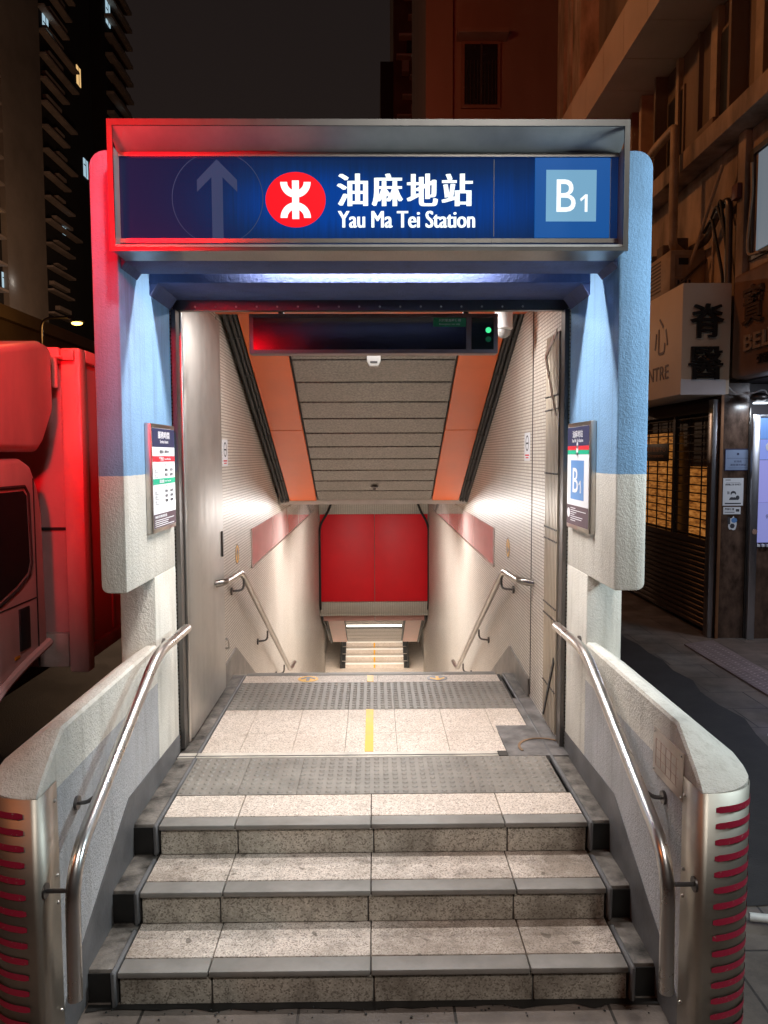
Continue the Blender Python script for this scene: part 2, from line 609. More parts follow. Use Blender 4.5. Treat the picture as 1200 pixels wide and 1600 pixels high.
g = MB()
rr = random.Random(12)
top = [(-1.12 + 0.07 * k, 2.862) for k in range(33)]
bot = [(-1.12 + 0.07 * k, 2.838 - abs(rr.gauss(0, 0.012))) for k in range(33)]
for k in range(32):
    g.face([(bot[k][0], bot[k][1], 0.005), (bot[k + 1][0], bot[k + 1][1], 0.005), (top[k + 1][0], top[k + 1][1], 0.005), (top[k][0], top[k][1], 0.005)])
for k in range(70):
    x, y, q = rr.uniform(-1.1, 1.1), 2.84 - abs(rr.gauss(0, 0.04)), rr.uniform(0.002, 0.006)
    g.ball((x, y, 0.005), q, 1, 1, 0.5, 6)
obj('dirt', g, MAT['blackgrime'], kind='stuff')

# ------------------------------------------------------------------ the station entrance building
XL, XR = -1.13, 1.10
ent = thing('station_entrance', 'blue and cream stucco station entrance portal with tiled stairwell and orange ceiling panels', 'building', (0, 3.9, 0))


def wing(sgn):
    xi = XR if sgn > 0 else XL
    xo = 1.245 if sgn > 0 else -1.25
    # upper wing: outline seen from the street, extruded in depth
    r = 0.075
    w = abs(xo - xi)
    pts = []
    def P(d, z):
        return (xi + sgn * d, 3.5, z)
    pts.append(P(0, 1.505))
    for k in range(6):
        a = R(-90 + 90 * k / 5)
        pts.append(P(w - 0.035 + 0.035 * math.cos(a), 1.54 + 0.035 * math.sin(a)))
    for k in range(8):
        a = R(90 * k / 7)
        pts.append(P(w - r + r * math.cos(a), 3.475 - r + r * math.sin(a)))
    pts.append(P(0, 3.475))
    m = MB()
    m.prism(pts, (0, 0.86, 0), 0.012)
    # pedestal under it, set back
    xp = xi + sgn * 0.185
    m.box(xi, xp, 3.945, 4.36, 0.0, 1.512, 0.01)
    obj('pillar', m, MAT['pillar'], ent)


wing(1)
wing(-1)
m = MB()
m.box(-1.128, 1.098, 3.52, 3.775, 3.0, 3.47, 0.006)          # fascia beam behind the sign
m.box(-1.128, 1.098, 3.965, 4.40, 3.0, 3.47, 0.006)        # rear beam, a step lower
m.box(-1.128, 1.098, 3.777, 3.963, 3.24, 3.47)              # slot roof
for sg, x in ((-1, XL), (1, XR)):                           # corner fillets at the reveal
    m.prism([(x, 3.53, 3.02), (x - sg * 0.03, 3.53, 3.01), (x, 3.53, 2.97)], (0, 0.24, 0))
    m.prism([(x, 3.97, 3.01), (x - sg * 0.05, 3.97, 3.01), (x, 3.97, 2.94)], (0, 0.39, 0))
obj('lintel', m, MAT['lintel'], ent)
m = MB()
m.box(-1.125, 1.095, 4.402, 4.45, 2.945, 3.06)
m.box(XL + 0.003, XL + 0.028, 4.365, 4.45, 0.44, 2.944)
m.box(XR - 0.028, XR - 0.003, 4.365, 4.45, 0.44, 2.944)
fr = obj('door_frame', m, MAT['steel_dark'], ent)
m = MB()
for k in range(17):
    x = -1.0 + k * 0.115
    m.ball((x, 4.40, 2.965), 0.006, n=8)
obj('rivets', m, MAT['steel'], fr)

# stairwell walls (tiled), from the landing down
def shaft_wall(sgn, xi):
    m = MB()
    prof = [(4.45, 0.2), (5.9, 0.2), (9.3, -1.6), (10.6, -1.6), (16.4, -4.6), (17.0, -4.6), (17.0, 3.3), (4.45, 3.3)]
    m.prism([(xi, y, z) for y, z in prof], (sgn * 0.13, 0, 0))
    return obj('tiled_wall', m, MAT['tile'], ent)


WL, WR = -1.12, 1.09
shaft_wall(-1, WL)
shaft_wall(1, WR)
m = MB()
m.box(WR - 0.002, WR + 0.01, 5.30, 5.318, 0.45, 3.12)
obj('expansion_joint', m, MAT['rubber'], ent)
m = MB()
m.box(WL - 0.01, WL + 0.002, 5.56, 5.575, 0.5, 3.12)
obj('expansion_joint', m, MAT['rubber'], ent)
# outer shell and roof
m = MB()
m.box(-1.285, 1.275, 4.452, 10.0, 3.302, 3.42)
m.box(-1.285, -1.255, 4.37, 10.0, 0.0, 3.30)
m.box(1.245, 1.275, 4.37, 10.0, 0.0, 3.30)
m.box(-1.285, 1.275, 10.0, 10.12, 1.85, 3.42)
obj('outer_shell', m, plain('outer render', (0.34, 0.36, 0.40), 0.8, var=0.2), ent)

# sloping ceiling: centre slats, orange side panels, dark light troughs along both walls
CY, CZ0, CS = 5.75, 3.107, -0.4653
def cz(y):
    return CZ0 + CS * (y - CY)
nl = Vector((0, CS, -1)).normalized() * -1
ylist = [5.66, 5.94, 6.215, 6.53, 6.84, 7.12, 7.39, 7.66, 7.92, 8.18, 8.44, 8.70, 8.955]
m = MB()
for a, b in zip(ylist[:-1], ylist[1:]):
    y0, y1 = a + 0.010, b - 0.010
    for (dz) in (0.0,):
        m.prism([(-0.652, y0, cz(y0)), (0.655, y0, cz(y0)), (0.655, y1, cz(y1)), (-0.652, y1, cz(y1))], nl * 0.03, 0.004, 1)
ceil_o = obj('slat_ceiling', m, MAT['slat'], ent)
m = MB()
m.prism([(-1.11, 5.6, cz(5.6) + 0.05), (1.085, 5.6, cz(5.6) + 0.05), (1.085, 8.97, cz(8.97) + 0.05), (-1.11, 8.97, cz(8.97) + 0.05)], nl * 0.1)
obj('ceiling_backing', m, MAT['black'], ent)
for sg in (-1, 1):
    xi = 0.672 if sg > 0 else -0.672
    for (ya, yb) in ((5.60, 7.33), (7.338, 8.97)):
        m = MB()
        m.prism([(xi, ya, cz(ya)), (sg * 0.985, ya, cz(ya)), (sg * 0.985, yb, cz(yb)), (xi, yb, cz(yb))], nl * 0.03, 0.004, 1)
        obj('orange_panel', m, MAT['orange'], ent)
    m = MB()
    for xo, r in ((1.005, 0.012), (1.035, 0.016), (1.075, 0.02)):
        m.tube([(sg * xo, 5.55, cz(5.55) + 0.0), (sg * xo, 8.98, cz(8.98) + 0.0)], r, 8)
    for k in range(7):
        y = 5.9 + k * 0.5
        m.box(sg * 0.992, sg * 1.085, y, y + 0.03, cz(y) - 0.02, cz(y) + 0.02)
    obj('cable_trough', m, MAT['rubber'], ent)
# flat ceiling over the landing (glossy) and beyond the slope
m = MB()
m.box(-1.118, 1.088, 4.46, 5.60, 3.14, 3.18)
obj('landing_ceiling', m, MAT['orange'], ent)
m = MB()
m.box(-1.118, 1.088, 8.985, 15.45, 1.565, 1.66)
obj('flat_ceiling', m, plain('pale soffit', (0.5, 0.47, 0.42), 0.6), ent)
# red bulkhead, its tiled head and foot, second ceiling
BY = 15.5
for (x0, x1) in ((-1.10, -0.004), (0.004, 1.07)):
    m = MB()
    m.box(x0, x1, BY - 0.03, BY, -0.82, 0.955, 0.006)
    obj('red_panel', m, MAT['red'], ent)
m = MB()
m.box(-1.115, 1.085, BY + 0.002, BY + 0.2, -1.12, 1.56)
m.box(-0.80, -0.012, BY - 0.06, BY, 0.965, 1.24)
m.box(-0.004, 0.80, BY - 0.06, BY, 0.965, 1.24)
m.box(-1.10, 1.07, BY - 0.03, BY + 0.001, -1.06, -0.84, 0.02)
obj('bulkhead', m, MAT['tile_x'], ent)
C2Y, C2Z = 15.75, -1.12
def cz2(y):
    return C2Z - 0.5 * (y - C2Y)
m = MB()
for x0, x1 in ((-1.05, -0.005), (0.005, 1.02)):
    m.box(x0, x1, 15.68, 15.74, -1.26, -1.125, 0.004)
obj('ceiling_edge', m, MAT['pink_soft'], ent)
m = MB()
yy = [15.76 + 0.29 * k for k in range(9)]
for a, b in zip(yy[:-1], yy[1:]):
    if abs(a - 16.63) < 0.01:
        continue
    y0, y1 = a + 0.01, b - 0.01
    m.prism([(-0.64, y0, cz2(y0)), (0.61, y0, cz2(y0)), (0.61, y1, cz2(y1)), (-0.64, y1, cz2(y1))], nl * 0.03)
obj('lower_slat_ceiling', m, MAT['slat'], ent)
m = MB()
y0, y1 = 16.66, 16.78
m.prism([(-0.62, y0, cz2(y0)), (0.59, y0, cz2(y0)), (0.59, y1, cz2(y1)), (-0.62, y1, cz2(y1))], nl * 0.03)
obj('ceiling_light', m, emit('lit diffuser', (1, 0.95, 0.85), 3.0), ent)
m = MB()
m.prism([(-1.1, 15.76, cz2(15.76) + 0.06), (1.07, 15.76, cz2(15.76) + 0.06), (1.07, 18.2, cz2(18.2) + 0.06), (-1.1, 18.2, cz2(18.2) + 0.06)], nl * 0.1)
obj('lower_ceiling_backing', m, MAT['black'], ent)
for sg in (-1, 1):
    m = MB()
    m.prism([(sg * 0.66, 15.76, cz2(15.76)), (sg * 1.0, 15.76, cz2(15.76)), (sg * 1.0, 18.1, cz2(18.1)), (sg * 0.66, 18.1, cz2(18.1))], nl * 0.03)
    obj('pink_panel', m, MAT['pink_soft'], ent)
    m = MB()
    m.tube([(sg * 1.03, 15.7, -1.1), (sg * 1.03, 18.1, cz2(18.1))], 0.03, 8)
    obj('lower_cable_trough', m, MAT['rubber'], ent)
# glossy advert band on both walls
for sg, x in ((-1, WL), (1, WR)):
    for k in range(5):
        y0 = 6.95 + k * 1.42
        m = MB()
        m.box(x - sg * 0.002, x - sg * 0.012, y0 + 0.008, y0 + 1.41, 1.135, 1.475)
        obj('enamel_panel', m, MAT['pink'], ent)
    m = MB()
    m.box(x - sg * 0.001, x - sg * 0.016, 6.93, 14.1, 1.12, 1.134)
    obj('panel_rail', m, MAT['steel'], ent)
# skirting inside, peaked at the head of the stairs
for sg, x in ((-1, WL), (1, WR)):
    m = MB()
    m.prism([(x, 5.33, 0.432), (x, 5.33, 0.555), (x, 6.10, 0.60), (x, 9.3, -1.02), (x, 9.3, -1.55), (x, 5.98, 0.2)], (-sg * 0.012, 0, 0))
    obj('skirting', m, MAT['skirt_in'], ent)
# lower concourse: far walls and soffit
m = MB()
m.box(-1.75, -1.62, 17.0, 30, -4.6, -1.4)
m.box(1.55, 1.68, 17.0, 30, -4.6, -1.4)
m.box(-1.75, 1.68, 30, 30.1, -4.6, -1.4)
m.box(-1.75, WL - 0.0, 16.9, 17.0, -4.6, -1.4)
m.box(WR, 1.68, 16.9, 17.0, -4.6, -1.4)
obj('concourse_wall', m, plain('pale concourse wall', (0.62, 0.55, 0.47), 0.4, var=0.08), ent)
m = MB()
m.box(-1.75, 1.68, 18.2, 30, -1.95, -1.85)
obj('concourse_ceiling', m, plain('concourse soffit', (0.5, 0.48, 0.44), 0.6), ent)

# ------------------------------------------------------------------ the stairs
st = thing('entrance_stairs', 'grey granite steps up to a landing with tactile paving and yellow centre line', 'stairs', (0, 3.2, 0))
SX0, SX1 = -1.003, 0.985
JN = [SX0, -0.652, -0.022, 0.600, SX1]
NY = [2.85, 3.15, 3.45]          # nosing lines
HZ = [0.14, 0.285, 0.43]
for k in range(3):
    y, z = NY[k], HZ[k]
    zb = 0.0 if k == 0 else HZ[k - 1]
    yb = NY[k + 1] if k < 2 else 3.77
    m = MB()
    for a, b in zip(JN[:-1], JN[1:]):
        m.box(a + 0.002, b - 0.002, y + 0.092, yb + (0.03 if k < 2 else -0.002), z - 0.04, z, 0.002, 1)
    tr = obj('tread', m, MAT['granite_step'] if k < 2 else MAT['granite'], st)
    m = MB()
    for a, b in zip(JN[:-1], JN[1:]):
        m.box(a + 0.002, b - 0.002, y, y + 0.088, z - 0.024, z + 0.001, 0.006)
    obj('nosing', m, MAT['nosing'], tr)
    m = MB()
    jr = [SX0 + 0.004] + [j + 0.012 * (-1) ** k for j in JN[1:-1]] + [SX1 - 0.004]
    for a, b in zip(jr[:-1], jr[1:]):
        m.box(a + 0.003, b - 0.003, y + 0.012, y + 0.06, zb + 0.003, z - 0.028, 0.003, 1)
    obj('riser', m, MAT['riser'], st)
m = MB()
for k in range(3):
    m.box(SX0 + 0.006, SX1 - 0.006, NY[k] + 0.02, 5.95, -0.2 if k == 0 else HZ[k - 1] - 0.05, HZ[k] - 0.02)
obj('stair_core', m, MAT['under'], st)
# grimy side kerbs
for sg in (-1, 1):
    m = MB()
    xa = SX0 - 0.004 if sg < 0 else SX1 + 0.004
    xw = XL if sg < 0 else XR
    lips = []
    for k in range(3):
        y = NY[k] + 0.035
        y1 = NY[k + 1] + 0.04 if k < 2 else 5.95
        m.box(xa, xw, y, y1, -0.1, HZ[k] - 0.006, 0.014)
        ml = MB()
        ml.box(xa - sg * 0.0, xa + sg * 0.02, NY[k] - 0.006, y1 - 0.06, HZ[k] - 0.14, HZ[k] + 0.004, 0.006, 1)
        lips.append(ml)
    sk = obj('side_kerb', m, MAT['grime'], st)
    for ml in lips:
        obj('kerb_lip', ml, MAT['grime_wall'], sk)
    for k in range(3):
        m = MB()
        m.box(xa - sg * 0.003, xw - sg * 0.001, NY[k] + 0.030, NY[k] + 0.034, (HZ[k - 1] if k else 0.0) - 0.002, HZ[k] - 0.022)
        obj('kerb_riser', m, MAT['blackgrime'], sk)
# landing tiles
def tiles(y0, y1, xs, z=0.43):
    m = MB()
    for a, b in zip(xs[:-1], xs[1:]):
        m.box(a + 0.0012, b - 0.0012, y0 + 0.0012, y1 - 0.0012, z - 0.03, z)
    return m


TX = [-1.0, -0.785, -0.482, -0.178, 0.127, 0.431, 0.755]
m = tiles(4.322, 4.63, TX)
m2 = tiles(4.63, 5.07, TX[:-1] + [0.735, 0.955])
obj('landing_tile', m, MAT['granite'], st)
obj('landing_tile', m2, MAT['granite'], st)
m = tiles(5.695, 5.875, [-1.0, -0.55, 0.02, 0.45, 0.945])
obj('landing_tile', m, MAT['granite'], st)
m = MB()
m.box(-1.0, 0.95, 5.877, 5.965, 0.39, 0.431, 0.008)
obj('nosing', m, MAT['nosing'], st)


def tactile(y0, y1, x0, x1, nx, ny, joints):
    m = MB()
    js = [x0] + joints + [x1]
    for a, b in zip(js[:-1], js[1:]):
        m.box(a + 0.001, b - 0.001, y0, y1, 0.40, 0.431)
    for i in range(nx):
        for j in range(ny):
            x = x0 + (i + 0.5) * (x1 - x0) / nx
            y = y0 + (j + 0.5) * (y1 - y0) / ny
            lo = [m.bm.verts.new((x + 0.0165 * math.cos(q), y + 0.0165 * math.sin(q), 0.4312)) for q in [k * math.pi / 4 for k in range(8)]]
            hi = [m.bm.verts.new((x + 0.0105 * math.cos(q), y + 0.0105 * math.sin(q), 0.4365)) for q in [k * math.pi / 4 for k in range(8)]]
            for k in range(8):
                m.bm.faces.new((lo[k], lo[(k + 1) % 8], hi[(k + 1) % 8], hi[k]))
            m.bm.faces.new(hi)
    obj('tactile_strip', m, MAT['tactile'], st)


tactile(3.772, 4.245, SX0, SX1 - 0.02, 40, 9, [-0.70, -0.40, -0.10, 0.50, 0.80])
tactile(5.072, 5.692, -1.0, 0.955, 40, 12, [-0.80, -0.49, -0.18, 0.13, 0.44, 0.75])
m = MB()
m.box(XL + 0.01, 0.70, 4.25, 4.318, 0.41, 0.434, 0.003, 1)
obj('drain_channel', m, plain('worn steel channel', (0.58, 0.53, 0.46), 0.5, 0.1, var=0.25), st)
m = MB()
m.box(XL + 0.01, 0.70, 4.262, 4.272, 0.42, 0.4352)
m.box(0.701, 0.755, 4.25, 4.318, 0.41, 0.4335)
obj('drain_slot', m, MAT['under'], st)
m = MB()
m.box(0.757, XR - 0.002, 4.246, 4.735, 0.40, 0.4325)
m.box(0.958, XR - 0.004, 4.737, 5.28, 0.40, 0.4315)
pt = obj('cement_patch', m, MAT['patch'], st)
m = MB()
Plane((0.98, 4.36, 0.4345), (1, 0, 0), (0, 1, 0), (0, 0, 1)).ring(m, 0, 0, 0.135, 0.15, 0, 0.003, 20, 200, 24)
obj('cover_ring', m, plain('rusty ring', (0.22, 0.13, 0.07), 0.6, var=0.4), pt)
m = MB()
m.box(-0.062, -0.012, 4.325, 5.068, 0.4302, 0.4325)
obj('centre_line', m, MAT['yellow'], st)
m = MB()
m.box(-0.062, -0.012, 5.70, 5.872, 0.4302, 0.4325)
obj('centre_line', m, MAT['yellow'], st)

# lower flights
lf = thing('lower_stairs', 'granite stairs running down the tiled shaft below the landing', 'stairs', (0, 6, 0))
m = MB()
for k in range(11):
    y, z = 5.97 + 0.3 * k, 0.43 - 0.15 * (k + 1)
    m.box(-1.115, 1.085, y, y + 0.32, z - 0.2, z)
m.box(-1.115, 1.085, 9.27, 10.8, -1.42, -1.22)
for k in range(20):
    y, z = 10.8 + 0.3 * k, -1.22 - 0.15 * (k + 1)
    m.box(-1.115, 1.085, y, y + 0.32, z - 0.2, z)
m.box(-1.75, 1.68, 16.8, 30, -4.55, -4.33)
obj('flight', m, MAT['granite'], lf)
fs = thing('far_steps', 'short flight of pale steps with bright metal nosings seen far below', 'stairs', (0, 23, -4.33))
for k in range(8):
    y, z = 23.1 + 0.3 * k, -4.33 + 0.15 * (k + 1)
    m = MB()
    m.box(-1.05, 1.02, y, 27.0, z - 0.15, z - 0.001)
    t_ = obj('step', m, MAT['granite'], fs)
    m = MB()
    m.box(-0.90, 0.87, y - 0.012, y + 0.05, z - 0.035, z + 0.008)
    obj('nosing', m, MAT['bright_edge'], t_)
    for xa_, xb_ in ((-1.051, -0.905), (0.875, 1.021)):
        m = MB()
        m.box(xa_, xb_, y - 0.012, y + 0.2, z - 0.15, z + 0.003)
        obj('step_end', m, MAT['rubber'], t_)
    m = MB()
    m.box(-0.045, 0.005, y + 0.052, y + 0.285, z - 0.002, z + 0.002)
    m.box(-0.045, 0.005, y - 0.003, y + 0.01, z - 0.148, z - 0.04)
    obj('yellow_mark', m, MAT['yellow'], t_)
for sg, x in ((-1, -1.02), (1, 0.99)):
    m = MB()
    m.prism([(x, 23.0, -4.3), (x, 23.0, -4.1), (x, 25.4, -2.9), (x, 25.4, -4.3)], (0.05 if sg > 0 else -0.05, 0, 0))
    obj('stringer', m, MAT['rubber'], fs)
    m = MB()
    m.tube([(x, 24.2, -4.3 + 0.9), (x, 25.6, -2.75)], 0.03, 10)
    m.tube([(x, 24.2, -3.4), (x, 24.2, -3.9)], 0.02, 8)
    obj('end_rail', m, MAT['steel_rail'], fs)

# ------------------------------------------------------------------ parapet walls beside the steps
def parapet(sgn, label):
    xi = XR if sgn > 0 else XL
    p = thing('parapet_wall', label, 'low wall', (xi + sgn * 0.09, 3.2, 0), 'parapet walls beside the steps')
    X = lambda d: xi + sgn * d
    W = 0.212
    # cross-section rings along Y: inner foot, inner shoulder, ridge, sloping top, outer shoulder, outer foot
    def ring(y, w):
        k = w / W
        q = min(1.0, max(0.0, (2.74 - y) / 0.24))
        zi = 1.155 - 0.165 * q
        zo = 1.04 - 0.05 * q
        return [(X(0), y, 0.0), (X(0), y, zi - 0.010), (X(0.010 * k), y, zi), (X(0.050 * k), y, zi - 0.001), (X(0.125 * k), y, zo + (zi - zo) * 0.58), (X(w), y, zo), (X(w), y, 0.0)]
    secs = [ring(y, W) for y in (3.944, 3.7, 3.5, 3.3, 3.1, 2.9, 2.80, 2.745, 2.735, 2.66)]
    for a in (0, 15, 30, 45, 60, 72, 82, 88):
        secs.append(ring(2.632 - 0.126 * math.sin(R(a)), W - 0.004 - 0.186 * (1 - math.cos(R(a)))))
    m = MB()
    vr = [[m.bm.verts.new(q) for q in r_] for r_ in secs]
    for a, b in zip(vr[:-1], vr[1:]):
        for k in range(7):
            m.bm.faces.new((a[k], a[(k + 1) % 7], b[(k + 1) % 7], b[k]))
    m.bm.faces.new(vr[0])
    m.bm.faces.new(list(reversed(vr[-1])))
    obj('wall', m, MAT['parapet'], p)
    # dark painted skirting following the steps
    m = MB()
    prof = [(4.35, 0.05), (4.35, 0.535), (3.43, 0.575), (2.80, 0.245), (2.52, 0.04), (2.52, 0.0)]
    m.prism([(xi - sgn * 0.004, y, z) for y, z in prof], (sgn * 0.003, 0, 0))
    obj('skirting', m, MAT['grime_wall'], p)
    # steel end guard wrapped round the nose
    path = [(X(-0.004), 2.655), (X(-0.004), 2.502)]
    arc = []
    for k in range(13):
        a = R(90 * k / 12)
        arc.append((X(0.022 + 0.19 * math.sin(a)), 2.632 - 0.13 * math.cos(a)))
    path += arc + [(X(0.2145), 2.84)]
    m = MB()
    z0, z1 = 0.012, 0.992
    lo = [m.bm.verts.new((x, y, z0)) for x, y in path]
    hi = [m.bm.verts.new((x, y, z1)) for x, y in path]
    lo2 = [m.bm.verts.new((x + sgn * 0.0, y + 0.004, z0)) for x, y in path]
    for k in range(len(path) - 1):
        m.bm.faces.new((lo[k], lo[k + 1], hi[k + 1], hi[k]))
    ob = obj('end_guard', m, MAT['guard'], p)
    so = ob.modifiers.new('thickness', 'SOLIDIFY')
    so.thickness = 0.002
    so.offset = 0
    for z in (0.93, 0.66, 0.56, 0.16):
        m = MB()
        m.ball((X(-0.006), 2.63, z), 0.007, n=10)
        obj('screw', m, MAT['steel_rail'], ob)
    for k in range(15):
        z = 0.935 - 0.0565 * k
        m = MB()
        rr = random.Random(k * 7 + sgn)
        a0 = 7
        n = 16
        for q in range(n):
            t0, t1 = a0 + (88 - a0) * q / n, a0 + (88 - a0) * (q + 1) / n
            hh = 0.0115
            e0 = math.sqrt(max(0.08, 1 - max(0, (0.9 - q) / 1.2) ** 2)) * hh if q < 1 else hh
            pts = []
            for tt, h_ in ((t0, e0), (t1, hh)):
                a = R(tt)
                x, y = X(0.022 + 0.1935 * math.sin(a)), 2.632 - 0.1335 * math.cos(a)
                pts.append((x, y, h_))
            drop = -0.010 * 0
            m.face([(pts[0][0], pts[0][1], z - pts[0][2]), (pts[1][0], pts[1][1], z - pts[1][2]), (pts[1][0], pts[1][1], z + pts[1][2]), (pts[0][0], pts[0][1], z + pts[0][2])])
        obj('reflective_stripe', m, MAT['stripe'], ob)
    return p


def worn_red():
    m, t, b = newmat('worn red reflective tape')
    v = coords(t)
    n = noise(t, v, 70, 4, 0.7)
    cc = mixc(t, ramp(t, n, [(0.62, 0.0), (0.68, 0.8)]), (0.42, 0.018, 0.055), (0.45, 0.40, 0.34))
    t.links.new(cc, b.inputs['Base Color'])
    b.inputs['Roughness'].default_value = 0.45
    return m


MAT['stripe'] = worn_red()
pl_ = parapet(-1, 'white topped parapet wall on the truck side of the steps, without a plaque')
pr_ = parapet(1, 'white topped parapet wall carrying a small metal plaque, on the shop side of the steps')
P = Plane((XR - 0.001, 2.945, 0.0), (0, -1, 0), (0, 0, 1), (-1, 0, 0))
m = MB()
P.rect(m, 0.0, 0.892, 0.292, 1.07, 0.0, 0.006, 0.001)
pq = obj('plaque', m, plain('engraved plate', (0.52, 0.44, 0.37), 0.35, 0.4, var=0.3, scale=5), pr_)
m = MB()
rr = random.Random(5)
for k in range(5):
    P.rect(m, 0.03 + 0.05 * k, 0.93, 0.034 + 0.05 * k, 1.03, 0.0062, 0.0068)
for k in range(4):
    P.rect(m, 0.03, 0.925 + 0.035 * k, 0.25, 0.927 + 0.035 * k, 0.0062, 0.0066)
obj('engraving', m, plain('faded print', (0.40, 0.25, 0.20), 0.6), pq)
m = MB()
for a, b in ((0.015, 0.905), (0.28, 0.905), (0.28, 1.055), (0.015, 1.055)):
    m.ball(P.at(a, b, 0.006), 0.005, n=8)
obj('screw', m, MAT['steel_rail'], pq)

# ------------------------------------------------------------------ handrails
def outer_rail(sgn, label):
    x = 1.0 if sgn > 0 else -1.03
    xw = XR if sgn > 0 else XL
    h = thing('handrail', label, 'handrail', (x, 2.9, 0.2), 'bent steel handrails beside the front steps')
    m = MB()
    m.tube(fillet([(x, 4.18, 1.19), (x, 3.60, 1.20), (x, 2.53, 0.745), (x, 2.52, 0.28)], 0.15, 8), 0.025, 20)
    obj('rail', m, MAT['steel_rail'], h)
    for (y, z) in ((2.83, 0.85), (2.46, 0.66), (4.05, 1.16)):
        m = MB()
        yy = y if y != 2.46 else 2.53
        zz = z
        m.tube(fillet([(x, yy, zz + (0.02 if y > 2.6 else 0)), (x + sgn * 0.06, yy, zz - 0.02 * (y > 2.6)), (xw - sgn * 0.002, yy, zz - 0.02 * (y > 2.6))], 0.03), 0.008, 8)
        m.cyl((xw - sgn * 0.012, yy, zz - 0.02 * (y > 2.6)), (xw - sgn * 0.001, yy, zz - 0.02 * (y > 2.6)), 0.026, 14)
        obj('bracket', m, MAT['steel_dark'], h)


outer_rail(-1, 'bent steel handrail in front of the folded steel door, nearest the truck')
outer_rail(1, 'bent steel handrail in front of the folding gate, beside the plaque')


def inner_rail(sgn, label):
    x = 1.0 if sgn > 0 else -1.03
    xw = WR if sgn > 0 else WL
    h = thing('handrail', label, 'handrail', (x, 6.5, 0), 'handrails going down the tiled shaft')
    m = MB()
    yb, ye = (5.93, 5.26)
    m.tube(fillet([(xw + sgn * 0.02, ye - 0.04, 1.25), (x, ye, 1.265), (x, yb, 1.235), (x, 9.2, -0.46), (x, 9.7, -0.5)], 0.12, 7), 0.024, 16)
    obj('rail', m, MAT['rail_in'], h)
    for y, z in ((6.02, 1.13), (7.3, 0.42), (8.6, -0.27)):
        m = MB()
        m.tube(fillet([(x, y, z + 0.04), (x, y - 0.01, z - 0.05), (xw + sgn * 0.001, y - 0.06, z - 0.05)], 0.05), 0.009, 8)
        m.cyl((xw - sgn * 0.012, y - 0.06, z - 0.05), (xw, y - 0.06, z - 0.05), 0.03, 12)
        obj('bracket', m, MAT['steel_dark'], h)


inner_rail(-1, 'stair handrail descending the tiled wall behind the folded steel door')
inner_rail(1, 'stair handrail descending the tiled wall behind the folding gate')

# ------------------------------------------------------------------ folded steel door (left) and folding gate (right)
d = thing('steel_door', 'tall dented stainless steel door folded back against the tiled wall', 'door', (-1.09, 4.46, 0.44))
m = MB()
m.prism([(WL + 0.003, 4.47, 0.45), (WL + 0.003, 5.52, 0.45), (WL + 0.035, 5.52, 0.45), (WL + 0.035, 4.52, 0.45), (WL + 0.018, 4.48, 0.45)], (0, 0, 2.62), 0.004)
leaf = obj('door_leaf', m, MAT['steel_door'], d)
m = MB()
m.box(WL + 0.036, WL + 0.046, 5.44, 5.47, 1.42, 1.60)
obj('handle', m, MAT['steel_dark'], d)
m = MB()
m.tube([(WL + 0.02, 4.462, 0.45), (WL + 0.02, 4.462, 2.95)], 0.012, 10)
m.box(WL + 0.004, WL + 0.03, 4.452, 4.47, 1.0, 1.2)
obj('hinge', m, MAT['steel'], d)

gt = thing('folding_gate', 'folded metal lattice gate of narrow upright bars against the tiled wall', 'gate', (1.07, 4.6, 0.44))
gx = 1.062
MAT['gate'] = plain('bronze gate metal', (0.48, 0.41, 0.32), 0.4, 0.45, var=0.2, scale=5, stretch=(1, 1, 0.15))
for k in range(9):
    m = MB()
    y = 4.462 + 0.038 * k
    m.box(gx, gx + 0.024, y, y + 0.022, 0.47, 2.84, 0.003, 1)
    obj('upright_bar', m, MAT['gate'], gt)
m = MB()
m.box(gx + 0.012, gx + 0.026, 4.46, 4.80, 0.47, 2.84)
obj('backing_bars', m, MAT['steel_dark'], gt)
for z in (0.72, 1.15, 1.22, 1.62, 1.69, 2.02, 2.40, 2.48):
    m = MB()
    for k in range(9):
        m.cyl((gx - 0.004, 4.473 + 0.038 * k, z), (gx, 4.473 + 0.038 * k, z), 0.006, 8)
    m.box(gx - 0.001, gx + 0.002, 4.462, 4.79, z - 0.004, z + 0.004)
    obj('link_pins', m, MAT['steel_dark'], gt)
m = MB()
m.prism([(gx - 0.006, 4.80, 2.72), (gx - 0.006, 4.77, 2.73), (gx - 0.006, 4.49, 2.36), (gx - 0.006, 4.515, 2.36)], (0.005, 0, 0))
m.prism([(gx - 0.006, 4.80, 2.72), (gx - 0.006, 4.80, 2.75), (gx - 0.006, 4.50, 2.86), (gx - 0.006, 4.50, 2.83)], (0.005, 0, 0))
obj('top_arm', m, MAT['steel_rail'], gt)
m = MB()
m.prism([(gx - 0.006, 4.76, 0.50), (gx - 0.006, 4.735, 0.50), (gx - 0.006, 4.475, 0.90), (gx - 0.006, 4.49, 0.93)], (0.005, 0, 0))
obj('bottom_arm', m, MAT['black'], gt)

# ------------------------------------------------------------------ the big backlit sign
sg_ = thing('station_sign', 'long blue backlit sign in a steel hood with white lettering over the portal', 'sign', (0, 3.4, 3.0))
FX0, FX1 = -1.093, 1.066
m = MB()
YF, YP = 3.30, 3.41
